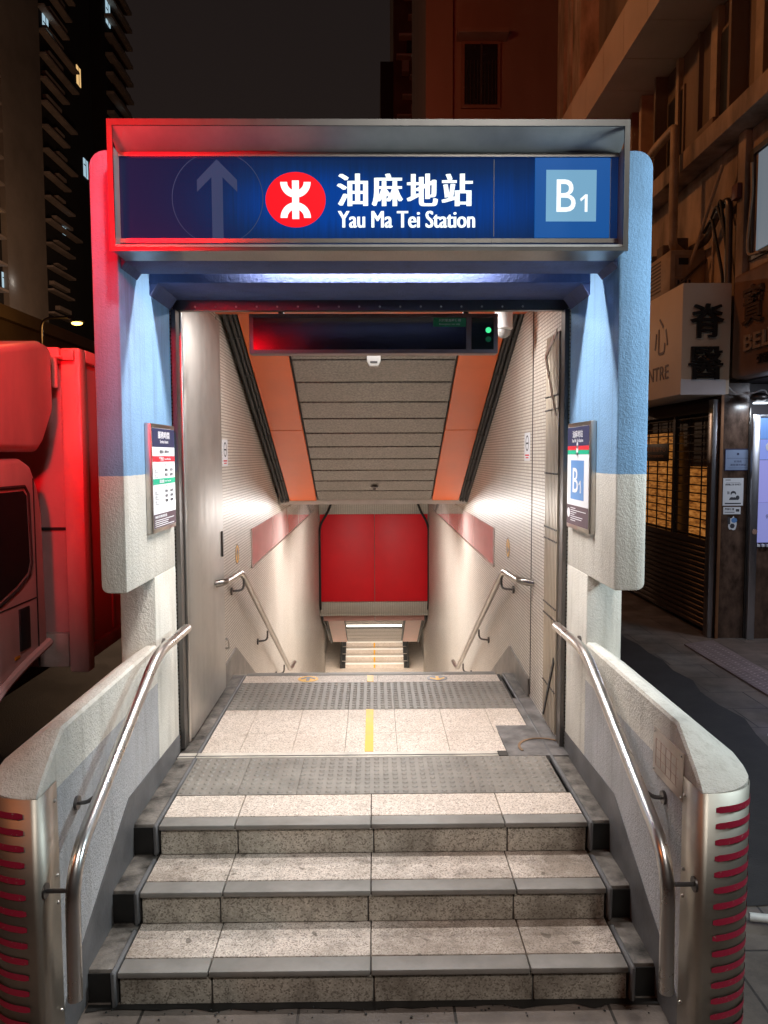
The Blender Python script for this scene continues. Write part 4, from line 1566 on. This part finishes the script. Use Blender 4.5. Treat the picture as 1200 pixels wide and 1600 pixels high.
# recessed window, upper right
m = MB()
m.box(4.03, 4.058, 6.6, 8.42, 4.2, 4.26)
m.box(4.03, 4.058, 6.6, 8.42, 5.30, 5.36)
m.box(4.03, 4.058, 8.36, 8.42, 4.26, 5.30)
wf = obj('window_frame', m, MAT['steel_dark'], bd)
m = MB()
m.box(4.045, 4.057, 6.6, 8.28, 4.28, 5.28)
obj('pane', m, emit('frosted lit pane', (0.16, 0.22, 0.27), 0.6, base=(0.2, 0.25, 0.28)), wf)
# wall patches, upper bay pilaster
m = MB()
m.box(3.985, 4.058, 8.45, 8.62, 3.9, 5.60, 0.01)
obj('pilaster', m, MAT['render_br'], bd)
# ground floor: recess walls, marble pillar, steel post
m = MB()
m.box(3.95, 4.27, 8.78, 8.97, 0.0, 2.94)
pil = obj('marble_pillar', m, MAT['marble'], bd)
m = MB()
m.box(3.945, 3.975, 8.76, 8.779, 0.0, 2.94)
obj('edge_strip', m, plain('copper strip', (0.28, 0.13, 0.06), 0.4, 0.4), pil)
m = MB()
m.box(3.87, 3.945, 8.80, 8.93, 0.0, 2.76, 0.006)
obj('steel_post', m, steel('blue grey steel post', (0.40, 0.40, 0.42), 0.28, (1, 1, 0.2)), bd)
m = MB()
m.box(4.272, 4.29, 8.76, 8.83, 0.0, 2.66, 0.004)
obj('steel_post', m, MAT['steel_dark'], bd)
m = MB()
m.box(4.272, 9, 8.9, 8.96, 0.0, 2.94)
m.box(5.9, 6.0, 3.0, 8.9, 0.0, 2.94)
obj('recess_wall', m, plain('dark recess wall', (0.05, 0.04, 0.04), 0.5), bd)
m = MB()
m.box(4.2, 9, 3.0, 8.9, 2.95, 3.0)
obj('recess_ceiling', m, plain('recess soffit', (0.10, 0.09, 0.09), 0.5), bd)

# the shutter: grille above, ribbed plate below
sh_ = thing('roller_shutter', 'closed dark shutter, open grille above and ribbed plate below, warm paper behind', 'shutter', (3.93, 10.5, 0))
m = MB()
m.box(4.02, 4.05, 8.94, 13.0, 0.0, 2.94)
obj('back_panel', m, plain('dark shop interior', (0.03, 0.02, 0.018), 0.4), sh_)
m = MB()
for k in range(15):
    z = 0.06 + 0.066 * k
    m.box(3.905, 3.94, 8.99, 12.9, z, z + 0.052, 0.01, 1)
obj('ribbed_plate', m, plain('dark shutter metal', (0.07, 0.050, 0.035), 0.35, 0.5, var=0.3), sh_)
m = MB()
m.box(3.90, 3.95, 8.94, 8.99, 0.0, 2.74)
m.box(3.90, 3.95, 8.99, 13.0, 1.055, 1.12)
m.box(3.90, 3.95, 8.99, 13.0, 2.62, 2.74)
m.box(3.90, 3.95, 9.98, 10.05, 1.12, 2.62)
m.box(3.90, 3.95, 11.4, 11.5, 1.12, 2.62)
obj('shutter_frame', m, plain('shutter frame', (0.05, 0.035, 0.03), 0.4, 0.3), sh_)
m = MB()
for k in range(15):
    z = 1.15 + 0.102 * k
    m.cyl((3.925, 8.99, z), (3.925, 13.0, z), 0.009, 6)
for k in range(11):
    y = 9.20 + 0.36 * k
    m.cyl((3.925, y, 1.12), (3.925, y, 2.62), 0.010, 6)
obj('grille', m, plain('grille bars', (0.045, 0.03, 0.02), 0.4, 0.4), sh_)


def paper_mat():
    m, t, b = newmat('glowing paper boards')
    v = coords(t)
    n = noise(t, coords(t, (1, 1.6, 9)), 3.2, 5, 0.7)
    cc = ramp(t, n, [(0.36, (0.09, 0.026, 0.005)), (0.5, (0.36, 0.125, 0.022)), (0.7, (0.60, 0.25, 0.06))])
    t.links.new(cc, b.inputs['Emission Color'])
    b.inputs['Emission Strength'].default_value = 0.62  # light falling on the paper is put in as its own glow
    b.inputs['Base Color'].default_value = (0.4, 0.25, 0.1, 1)
    return m


MAT['litpaper'] = paper_mat()
m = MB()
m.box(3.985, 3.99, 10.08, 12.4, 1.13, 2.42)
obj('lit_board', m, MAT['litpaper'], sh_)
m = MB()
m.box(3.985, 3.99, 9.02, 9.72, 1.13, 1.98)
obj('lit_board', m, MAT['litpaper'], sh_)
SHP = Plane((3.905, 12.0, 0), (0, -1, 0), (0, 0, 1), (-1, 0, 0))
m = MB()
SHP.rect(m, 0.9, 2.04, 1.82, 2.28, 0.0, 0.012, 0.004)
nb = obj('name_board', m, MAT['black'], sh_)
m = MB()
SHP.text(m, '脊骨醫療中心', 1.0, 2.17, 0.72, 0.07, 0.0125, 0, 0.0)
SHP.text(m, 'Chiropractic', 1.05, 2.08, 0.6, 0.06, 0.0125, 0, 0.0)
obj('name_print', m, plain('gold print', (0.4, 0.2, 0.06), 0.4), nb)

# box sign over the shutter
bs = thing('box_sign', 'square cream box sign with two thick black characters projecting over the shutter', 'sign', (3.7, 9, 2.79))
MAT['cream_sign'] = plain('cream sign face', (0.84, 0.72, 0.56), 0.5, var=0.06, scale=1.5)
BX0, BX1, BYN, BYF, BZ0, BZ1 = 3.41, 3.95, 8.6, 11.6, 2.80, 4.015
m = MB()
m.box(BX0, BX1, BYN, BYF, BZ0, BZ1, 0.004)
obj('box', m, MAT['cream_sign'], bs)
m = MB()
m.box(BX0 - 0.002, BX1 - 0.04, BYN - 0.004, BYN - 0.001, BZ0 - 0.004, BZ0 + 0.165)
obj('blank_strip', m, plain('white strip', (0.80, 0.80, 0.83), 0.4, var=0.04), bs)
BP = Plane((BX0, BYN, 0), (1, 0, 0), (0, 0, 1), (0, -1, 0))
m = MB()
BP.text(m, '脊', 0.085, 3.415, 0.355, 0.37, 0.02, 0.03, 0.006, 1)
obj('raised_character', m, MAT['black'], bs)
m = MB()
BP.text(m, '醫', 0.075, 2.96, 0.365, 0.36, 0.02, 0.03, 0.006, 1)
obj('raised_character', m, MAT['black'], bs)
BS = Plane((BX0, BYF, 0), (0, -1, 0), (0, 0, 1), (-1, 0, 0))
m = MB()
BS.text(m, '心', 2.18, 3.31, 0.42, 0.43, 0.003, 0.004, -0.008)
BS.text(m, '中', 1.45, 3.31, 0.40, 0.43, 0.003, 0.004, -0.008)
BS.text(m, 'CENTRE', 1.66, 3.01, 0.98, 0.165, 0.003, 0.004, 0.0)
obj('side_lettering', m, plain('brown lettering', (0.09, 0.025, 0.015), 0.5), bs)

# brown stone sign with raised characters
st_ = thing('stone_sign', 'brown stone fascia sign with raised metal characters above the recess', 'sign', (4.0, 7, 2.95))
m = MB()
m.box(3.95, 4.18, 4.2, 8.585, 2.955, 4.08, 0.05)
obj('slab', m, plain('brown stone', (0.20, 0.105, 0.055), 0.4, var=0.4, scale=3, stretch=(1, 1, 0.7)), st_)
SS = Plane((3.95, 8.585, 0), (0, -1, 0), (0, 0, 1), (-1, 0, 0))
m = MB()
for k, ch in enumerate('寶寧大廈'):
    SS.text(m, ch, 0.30 + 0.62 * k, 3.49, 0.42, 0.40, 0.004, 0.03, 0.012)
obj('chinese_characters', m, plain('bronze characters', (0.14, 0.085, 0.05), 0.4, 0.5), st_)
m = MB()
SS.text(m, 'BELL HOUSE', 0.34, 3.22, 2.0, 0.17, 0.004, 0.02, 0.015)
obj('english_characters', m, plain('pale bronze characters', (0.42, 0.30, 0.20), 0.4, 0.4), st_)
m = MB()
SS.text(m, '彌敦道', 0.62, 3.06, 0.75, 0.10, 0.004, 0.015, 0.008)
obj('small_characters', m, plain('dark bronze characters', (0.07, 0.045, 0.03), 0.4, 0.5), st_)

# pillar notices
NP = Plane((3.95, 8.78, 0), (1, 0, 0), (0, 0, 1), (0, -1, 0))
def notice(name, label, a0, b0, a1, b1, mat):
    t_ = thing(name, label, 'notice', tuple(NP.at(a0, b0)), None)
    m = MB()
    NP.rect(m, a0, b0, a1, b1, 0.001, 0.006)
    return t_, obj('sheet', m, mat, t_)


MAT['pale_blue'] = plain('pale blue plate', (0.26, 0.33, 0.48), 0.25, var=0.08)
t_, s_ = notice('metal_plate', 'pale blue engraved plate, topmost on the brown marble pillar', 0.065, 1.955, 0.345, 2.185, MAT['pale_blue'])
m = MB()
NP.rect(m, 0.055, 1.945, 0.355, 1.955, 0.001, 0.008)
NP.rect(m, 0.055, 2.185, 0.355, 2.195, 0.001, 0.008)
NP.rect(m, 0.055, 1.9551, 0.065, 2.1849, 0.001, 0.008)
NP.rect(m, 0.345, 1.9551, 0.355, 2.1849, 0.001, 0.008)
obj('rim', m, MAT['navy'], t_)
m = MB()
NP.rect(m, 0.08, 2.085, 0.335, 2.088, 0.0062, 0.0066)
NP.text(m, '管理處', 0.16, 2.04, 0.09, 0.022, 0.0064)
NP.text(m, '通告請勿張貼', 0.12, 2.0, 0.18, 0.022, 0.0064, 0, 0.01)
NP.rect(m, 0.09, 1.975, 0.32, 1.978, 0.0062, 0.0066)
NP.disc(m, 0.205, 2.135, 0.014, 0.014, 0.0062, 0.0066, 16)
obj('print', m, MAT['navy'], s_)
t_, s_ = notice('paper_notice', 'white notice with a black drawing of a masked face, middle of the marble pillar', 0.045, 1.545, 0.28, 1.86, MAT['paper'])
m = MB()
NP.text(m, '請佩戴口罩 保持距離', 0.07, 1.775, 0.185, 0.022, 0.0064, 0, 0.015)
NP.rect(m, 0.08, 1.805, 0.24, 1.808, 0.0062, 0.0066)
NP.rect(m, 0.07, 1.835, 0.13, 1.842, 0.0062, 0.0066)
NP.rect(m, 0.07, 1.562, 0.255, 1.576, 0.0062, 0.0066)
# drawing: hair, shoulders, round badge, hand
NP.disc(m, 0.165, 1.683, 0.032, 0.030, 0.0062, 0.0066, 24)
m.prism([NP.at(0.115, 1.61, 0.0062), NP.at(0.205, 1.61, 0.0062), NP.at(0.195, 1.635, 0.0062), NP.at(0.165, 1.648, 0.0062), NP.at(0.13, 1.637, 0.0062)], NP.n * 0.0004)
NP.disc(m, 0.215, 1.635, 0.022, 0.026, 0.0063, 0.0068, 20)
for k in range(4):
    NP.rect(m, 0.095 + 0.007 * k, 1.675, 0.099 + 0.007 * k, 1.712 - 0.006 * (k % 2), 0.0062, 0.0066)
obj('print', m, MAT['print_dark'], s_)
m = MB()
NP.disc(m, 0.166, 1.663, 0.026, 0.024, 0.0070, 0.0074, 24)
obj('face_drawing', m, MAT['paper'], s_)
t_, s_ = notice('paper_label', 'small torn white label under the masked face notice', 0.055, 1.445, 0.255, 1.528, MAT['paper'])
m = MB()
NP.text(m, '嚴禁吸煙', 0.07, 1.49, 0.11, 0.026, 0.0064, 0, 0.02)
NP.rect(m, 0.07, 1.465, 0.185, 1.472, 0.0062, 0.0066)
NP.rect(m, 0.20, 1.475, 0.24, 1.505, 0.0062, 0.0064)
obj('print', m, MAT['print_dark'], s_)
t_ = thing('torn_sticker', 'peeling blue and white sticker scraps, lowest on the marble pillar', 'sticker', tuple(NP.at(0.1, 1.25)))
m = MB()
rr = random.Random(9)
pts = []
for k in range(14):
    a = 2 * math.pi * k / 14
    q = rr.uniform(0.75, 1.15)
    pts.append(NP.at(0.165 + 0.055 * q * math.cos(a), 1.335 + 0.085 * q * math.sin(a), 0.001))
m.prism(pts, NP.n * 0.002)
s_ = obj('white_scrap', m, MAT['paper'], t_)
m = MB()
NP.disc(m, 0.185, 1.375, 0.035, 0.03, 0.0032, 0.0038, 9)
obj('blue_scrap', m, MAT['print_blue'], s_)
m = MB()
NP.disc(m, 0.165, 1.31, 0.03, 0.03, 0.0032, 0.0036, 6)
NP.rect(m, 0.11, 1.33, 0.14, 1.41, 0.0032, 0.0036)
obj('dark_scrap', m, MAT['print_dark'], s_)

# flood lamp under the stone sign
fl = thing('flood_lamp', 'small grey lamp with a cable under the stone sign', 'lamp', (4.3, 8.6, 2.8))
m = MB()
m.ball((4.27, 8.55, 2.76), 0.10, 1.0, 0.8, 0.55, 18)
obj('lamp_head', m, MAT['steel_dark'], fl)
m = MB()
m.box(4.22, 4.36, 8.50, 8.60, 2.69, 2.705, 0.004)
obj('lens', m, emit('cool lamp lens', (0.8, 0.9, 1.0), 3.0), fl)
m = MB()
m.tube(fillet([(3.98, 8.70, 2.90), (4.05, 8.70, 2.82), (4.2, 8.66, 2.80), (4.36, 8.60, 2.86), (4.40, 8.60, 2.72)], 0.06), 0.009, 8)
obj('cable', m, MAT['white'], fl)
area('flood_lamp_light', (4.29, 8.55, 2.685), (0.0, 0.25, -1), 0.12, 0.08, 2.5, (0.8, 0.9, 1.0))

# display stand in the recess (right edge)
dsn = thing('display_stand', 'tall pale blue and lilac display panel in a steel frame at the pavement recess', 'display stand', (5.0, 8.7, 0))
DP = Plane((4.285, 8.70, 0), (1, 0, 0), (0, 0, 1), (0, -1, 0))
m = MB()
DP.rect(m, 0.0, 0.0, 0.085, 2.58, -0.06, 0.0, 0.006)
DP.rect(m, 0.0855, 2.545, 1.3, 2.58, -0.06, 0.0, 0.006)
obj('frame', m, steel('pale steel frame', (0.6, 0.62, 0.66), 0.3, (1, 1, 0.2)), dsn)
for (b0, b1, col) in ((2.305, 2.54, (0.10, 0.20, 0.46)), (2.07, 2.30, (0.17, 0.22, 0.52)), (1.585, 2.065, (0.22, 0.22, 0.50)), (1.125, 1.58, (0.20, 0.21, 0.47))):
    m = MB()
    DP.rect(m, 0.0855, b0, 1.3, b1, -0.05, -0.004)
    obj('panel', m, emit('lit lilac panel', col, 0.75, base=col), dsn)
m = MB()
DP.disc(m, 0.20, 2.215, 0.05, 0.055, -0.003, 0.002, 24)
obj('round_mark', m, MAT['paper'], dsn)
m = MB()
DP.text(m, '係', 0.175, 1.40, 0.05, 0.05, -0.003)
obj('small_lettering', m, MAT['navy'], dsn)
m = MB()
for k in range(5):
    DP.rect(m, 0.09 + 0.055 * k, 1.075, 0.12 + 0.055 * k, 1.105, -0.045, -0.003)
obj('checker_strip', m, MAT['paper'], dsn)
m = MB()
DP.rect(m, 0.0855, 0.0, 1.3, 1.12, -0.05, -0.046)
obj('lower_panel', m, MAT['marble'], dsn)
m = MB()
DP.disc(m, 0.05, 1.25, 0.03, 0.03, 0.001, 0.012, 16)
obj('knob', m, plain('copper knob', (0.5, 0.32, 0.24), 0.4, 0.3), dsn)

# air conditioner on the canopy of the box sign
ac = thing('air_conditioner', 'weathered window air conditioner on a bracket above the box sign', 'air conditioner', (3.8, 10, 4.1))
m = MB()
m.box(3.62, 4.055, 9.55, 10.35, 4.12, 4.62, 0.015)
acb = obj('case', m, MAT['pipe'], ac)
AP = Plane((3.62, 9.55, 0), (1, 0, 0), (0, 0, 1), (0, -1, 0))
m = MB()
AP.rect(m, 0.06, 4.30, 0.26, 4.56, 0.0005, 0.012, 0.003)
AP.rect(m, 0.06, 4.18, 0.26, 4.28, 0.0005, 0.012, 0.003)
obj('vent_panel', m, MAT['render_br'], acb)
m = MB()
AP.rect(m, 0.10, 4.44, 0.22, 4.52, 0.0125, 0.014)
for k in range(4):
    AP.rect(m, 0.09 + 0.045 * k, 4.20, 0.115 + 0.045 * k, 4.26, 0.0125, 0.014)
obj('slots', m, MAT['black'], acb)
m = MB()
AS = Plane((3.62, 10.35, 0), (0, -1, 0), (0, 0, 1), (-1, 0, 0))
for k in range(9):
    AS.rect(m, 0.08, 4.18 + 0.045 * k, 0.5, 4.20 + 0.045 * k, 0.0005, 0.004)
obj('side_grille', m, MAT['render_dk'], acb)
m = MB()
m.box(3.55, 4.055, 9.5, 10.5, 4.05, 4.085)
m.tube([(3.6, 9.52, 4.07), (4.05, 9.52, 4.5)], 0.015, 6)
obj('bracket', m, MAT['steel_dark'], ac)
# diagonal strut, pipes and cables
def pipe(name, label, path, r, mat, cat='pipe', n=10, fr_=0.08):
    m = MB()
    m.tube(fillet(path, fr_), r, n)
    return obj(name, m, mat, None, path[0], label, cat)


pipe('drain_pipe', 'thick pale drain pipe elbowing over the lower ledge', [(3.95, 12.4, 6.2), (3.72, 10.4, 6.15), (3.72, 9.75, 6.15), (3.72, 9.75, 4.72), (3.9, 9.9, 4.66), (4.05, 10.1, 4.66)], 0.055, MAT['pipe'], n=14)
pipe('drain_pipe', 'dark drain pipe running level below the ledge to the pilaster', [(3.95, 10.2, 4.64), (3.95, 9.3, 4.66), (3.95, 8.9, 4.95), (3.95, 8.72, 4.95), (3.95, 8.70, 4.0)], 0.04, MAT['steel_dark'])
pipe('drain_pipe', 'thin upright pipe above the box sign', [(3.93, 9.06, 4.72), (3.93, 9.06, 4.03)], 0.016, MAT['pipe'])
pipe('cable', 'pale loose cable looping beside the lit window', [(4.0, 8.33, 5.2), (4.0, 8.30, 4.9), (4.0, 8.38, 4.4), (4.0, 8.36, 4.25), (4.0, 8.1, 4.22)], 0.014, MAT['pipe'], 'cable')
for k, (y0, z0, y1, z1) in enumerate(((8.95, 4.9, 8.72, 4.5), (9.1, 4.86, 8.75, 4.62), (9.3, 4.75, 8.8, 4.2))):
    pipe('cable', ('short black cable drooping highest beside the pilaster', 'black cable drooping in a bundle beside the pilaster', 'black cable reaching lowest beside the pilaster')[k], [(3.92, y0, z0), (3.9, (y0 + y1) / 2, max(z0, z1) + 0.1), (3.92, y1, z1), (3.96, y1 - 0.02, z1 - 0.4)], 0.018, MAT['rubber'], 'cable')
m = MB()
m.box(3.90, 3.92, 9.02, 9.05, 4.1, 4.2)
m.tube([(3.9, 8.80, 5.35), (3.86, 9.75, 4.20)], 0.022, 8)
obj('stay_rod', m, MAT['pipe'], None, (3.9, 8.8, 4.2), 'slanting metal stay crossing the pipes above the box sign', 'rod')
m = MB()
m.box(3.93, 4.04, 8.5, 8.64, 4.9, 5.06, 0.01)
obj('junction_box', m, plain('dark red box', (0.12, 0.03, 0.02), 0.5), None, (4, 8.5, 4.9), 'small dark red junction box on the pilaster by the lit window', 'junction box')
for k in range(4):
    m = MB()
    y = 9.9 + 0.45 * k
    m.box(3.82, 3.98, y, y + 0.22, 4.68, 4.86 + 0.03 * (k % 2), 0.01)
    obj('wall_box', m, MAT['render_dk'], None, (3.9, y, 4.7), 'dark grimy meter box in the row behind the thick drain pipe', 'meter box', 'grimy meter boxes above the air conditioner')

# pavement items on the right
cp = thing('checker_plate', 'long steel checker plate laid on the pavement before the marble pillar', 'metal plate', (3.6, 7.5, 0))
m = MB()
m.prism([(3.46, 6.2, 0.004), (3.80, 6.2, 0.004), (3.86, 8.62, 0.004), (3.46, 8.45, 0.004)], (0, 0, 0.014))
plo = obj('plate', m, plain('worn plate steel', (0.24, 0.20, 0.20), 0.45, 0.3, var=0.3), cp)
m = MB()
for i in range(6):
    for j in range(34):
        x, y = 3.50 + i * 0.056, 6.24 + j * 0.066 + (0.033 if i % 2 else 0)
        if x > 3.79 or y > 8.40:
            continue
        a = R(38) if i % 2 else R(-38)
        dx, dy = math.cos(a) * 0.027, math.sin(a) * 0.027
        nx, ny = -math.sin(a) * 0.009, math.cos(a) * 0.009
        m.face([(x - dx, y - dy, 0.0185), (x + nx, y + ny, 0.0225), (x + dx, y + dy, 0.0185), (x - nx, y - ny, 0.0225)])
obj('raised_treads', m, plain('bright tread steel', (0.55, 0.47, 0.48), 0.4, 0.3, var=0.2), plo)
m = MB()
m.cyl((1.70, 3.345, 0.03), (2.05, 3.27, 0.03), 0.019, 14)
obj('paper_tube', m, MAT['white'], None, (1.7, 3.34, 0), 'white paper tube lying on the pavement beside the steel guard', 'litter')
m = MB()
m.tube([(2.97, 5.66, 0.012), (3.05, 5.60, 0.014), (3.12, 5.62, 0.013)], 0.008, 6)
obj('white_scrap', m, MAT['white'], None, (3, 5.6, 0), 'thin white scrap on the dark asphalt edge', 'litter')

# ------------------------------------------------------------------ background buildings
MAT['far_dark'] = plain('dark tower wall', (0.020, 0.018, 0.017), 0.9, var=0.2, scale=0.3)
MAT['far_pier'] = plain('tower pier', (0.26, 0.22, 0.18), 0.9, var=0.2, scale=0.2)
MAT['far_slab'] = plain('balcony slab', (0.36, 0.30, 0.25), 0.9, var=0.2, scale=0.4)
MAT['lit_warm'] = emit('warm lit window', (1.0, 0.62, 0.25), 0.75)
MAT['lit_cool'] = emit('cool lit window', (0.55, 0.80, 0.95), 0.6)
MAT['lit_white'] = emit('white lit window', (0.95, 0.95, 0.88), 0.9)
tw = thing('tower_block', 'tall dark residential tower with a pale pier and slanting balcony edges', 'tower block', (-46, 90, 0))
m = MB()
m.box(-55, -39.6, 60, 113, 0, 95)
obj('wall', m, MAT['far_dark'], tw)
m = MB()
m.box(-40.2, -39.0, 84.5, 94.5, 0, 95)
obj('pier', m, MAT['far_pier'], tw)
for fl_ in range(29):
    z = 14 + fl_ * 2.75
    for (y0, y1) in ((64, 83.8), (95.5, 104.5 + random.uniform(-2.5, 2))):
        if fl_ > 22:
            continue
        m = MB()
        m.box(-39.6, -38.7, y0, y1, z, z + 0.24)
        m.box(-39.6, -39.0, y0 + random.uniform(0.5, 4), y0 + random.uniform(5, 8), z + 0.9, z + 1.0 + random.uniform(0.05, 0.4))
        obj('balcony', m, MAT['far_slab'], tw)
rr = random.Random(4)


def far_window(y, z, w, h, mat, par, x=-39.59):
    m = MB()
    m.box(x, x + 0.08, y, y + w, z, z + h)
    wn = obj('window', m, mat, par)
    m = MB()
    m.box(x + 0.081, x + 0.12, y + w * 0.47, y + w * 0.53, z, z + h)
    m.box(x + 0.081, x + 0.12, y, y + w * 0.468, z + h * 0.62, z + h * 0.67)
    obj('glazing_bar', m, MAT['far_dark'], wn)


# (pixel-checked positions on the tower face)
for (y, z, w, h, mt) in ((82.9, 55.8, 1.2, 2.6, 'lit_white'), (97, 52.6, 1.6, 2.6, 'lit_cool'), (80.8, 40.4, 1.0, 2.0, 'lit_cool'), (81.4, 26.6, 1.8, 1.9, 'lit_warm'), (84.2, 20.2, 0.8, 1.6, 'lit_cool'), (84.2, 15.6, 0.8, 1.6, 'lit_white'), (97.5, 15.2, 2.2, 2.0, 'lit_white'), (101, 30.5, 1.0, 1.6, 'lit_cool')):
    far_window(y, z, w, h, MAT[mt], tw)
for (y, z, w, h, mt) in ((107.5, 52.0, 1.4, 2.4, 'lit_warm'), (109, 40.5, 1.6, 2.4, 'lit_cool')):
    far_window(y, z, w, h, MAT[mt], tw)
for z, e in ((21.0, 14), (16.4, 18), (56.5, 20)):
    point('window_glow', (-38.4, 85.4, z), e, (0.9, 0.95, 1.0), 0.1)
t2 = thing('tower_block', 'second dark tower farther off with a stepped column of balconies against the sky', 'tower block', (-45, 125, 0))
m = MB()
m.box(-60, -39.3, 117.2, 128, 0, 100)
obj('wall', m, MAT['far_dark'], t2)
for fl_ in range(26):
    z = 28 + fl_ * 2.75
    m = MB()
    m.box(-39.3, -38.2, 118.5, 128.4, z, z + 0.5)
    m.box(-39.3, -38.6, 123, 128.2, z + 0.5, z + 1.3)
    obj('balcony', m, MAT['far_slab'], t2)
for (y, z, w, h, mt) in ((119, 66.0, 1.8, 3.2, 'lit_cool'), (122.5, 52.0, 1.2, 2.4, 'lit_cool'), (119.5, 45.3, 1.6, 2.6, 'lit_cool')):
    far_window(y, z, w, h, MAT[mt], t2, -39.25)

# podium and street lamp behind the lorry
pd = thing('podium_block', 'low brown podium building behind the lorry', 'building', (-30, 60, 0))
m = MB()
m.box(-50, -20, 30, 90, 0, 10.0)
obj('wall', m, plain('podium render', (0.20, 0.15, 0.11), 0.9, var=0.2, scale=0.3), pd)
m = MB()
m.box(-20.0, -19.6, 30, 90, 9.5, 10.2)
obj('parapet', m, plain('podium parapet', (0.26, 0.20, 0.15), 0.9, var=0.2, scale=0.3), pd)
for k in range(16):
    m = MB()
    m.box(-20.0, -19.9, 52 + k * 1.5, 53 + k * 1.5, 6.6, 8.4)
    wn = obj('window', m, MAT['far_dark'], pd)
m = MB()
m.box(-36, -19.55, 91, 93, 6.0, 9.0)
obj('footbridge', m, MAT['far_pier'], pd)
lp = thing('street_lamp', 'lit sodium street lamp glowing beyond the lorry roof', 'street lamp', (-17, 40, 0))
m = MB()
m.tube(fillet([(-17, 40.2, 0), (-17, 40.2, 9.2), (-15.1, 40.2, 9.25)], 0.6), [0.09] * 9, 10) if False else m.tube(fillet([(-17, 40.2, 0), (-17, 40.2, 9.2), (-15.3, 40.2, 9.25)], 0.6), 0.07, 10)
obj('pole', m, MAT['steel_dark'], lp)
m = MB()
m.ball((-15.15, 40.2, 9.05), 0.30, 1.3, 0.8, 0.42, 16)
obj('lamp_head', m, MAT['steel_dark'], lp)
m = MB()
m.ball((-15.15, 40.15, 8.93), 0.22, 1.3, 0.8, 0.45, 16)
obj('lamp_lens', m, emit('sodium lens', (1.0, 0.60, 0.14), 6.0), lp)
point('street_lamp_glow', (-15.15, 40.1, 8.5), 110, (1.0, 0.5, 0.12), 0.2)

# brown building straight ahead
bb = thing('brown_building', 'plain brown rendered building with one barred window above the sign', 'building', (3.5, 21, 0))
MAT['brown_wall'] = plain('brown render', (0.16, 0.100, 0.078), 0.9, var=0.15, scale=0.8, stretch=(1, 1, 0.3))
m = MB()
m.box(1.33, 2.0, 19.9, 27, 0, 22)
m.box(2.03, 6.5, 20.05, 27, 0, 22)
obj('wall', m, MAT['brown_wall'], bb)
m = MB()
m.box(2.0, 2.03, 20.2, 20.4, 0, 22)
obj('groove', m, MAT['far_dark'], bb)
m = MB()
wx0, wx1, wz0, wz1 = 2.30, 3.12, 10.9, 12.35
m.box(wx0 - 0.08, wx1 + 0.08, 19.98, 20.045, wz0 - 0.08, wz1 + 0.08)
wn = obj('window', m, plain('window surround', (0.13, 0.07, 0.05), 0.9), bb)
m = MB()
m.box(wx0, wx1, 19.96, 19.979, wz0, wz1)
obj('pane', m, plain('night glass', (0.012, 0.010, 0.010), 0.25), wn)
m = MB()
for k in range(9):
    m.box(wx0 + 0.05 + k * 0.09, wx0 + 0.065 + k * 0.09, 19.93, 19.95, wz0, wz1 - 0.4)
m.box(wx0 + 0.39, wx0 + 0.44, 19.92, 19.955, wz0, wz1)
obj('bars', m, MAT['far_dark'], wn)
m = MB()
m.box(2.1, 3.35, 19.6, 20.045, 12.45, 12.56)
obj('window_hood', m, MAT['brown_wall'], wn)

# narrow block behind, cluttered with boxes
nb_ = thing('narrow_block', 'narrow dark block with cluttered balconies beside the brown building', 'building', (2, 41, 0))
m = MB()
m.box(1.05, 4.0, 40, 48, 0, 40)
obj('wall', m, plain('narrow block wall', (0.075, 0.045, 0.03), 0.9, var=0.4, scale=0.8), nb_)
rr = random.Random(31)
for k in range(10):
    z = 18.0 + k * 0.95
    m = MB()
    m.box(rr.uniform(1.0, 1.9), rr.uniform(2.1, 2.6), 39.5, 39.99, z, z + rr.uniform(0.05, 0.12))
    obj('balcony', m, MAT['far_slab'], nb_)
    m = MB()
    x = rr.uniform(1.1, 2.2)
    m.box(x, x + rr.uniform(0.25, 0.5), 39.5, 39.98, z + 0.2, z + rr.uniform(0.5, 0.75))
    obj('wall_unit', m, MAT['far_pier'] if k % 2 else MAT['far_dark'], nb_)
m = MB()
m.box(0.4, 1.04, 40.5, 46, 0, 22.0)
obj('annexe', m, MAT['far_dark'], nb_)
for (x, z) in ((0.62, 18.65), (0.82, 18.65), (0.62, 18.35)):
    m = MB()
    m.box(x, x + 0.14, 40.46, 40.499, z, z + 0.2)
    obj('window', m, MAT['lit_cool'], nb_)
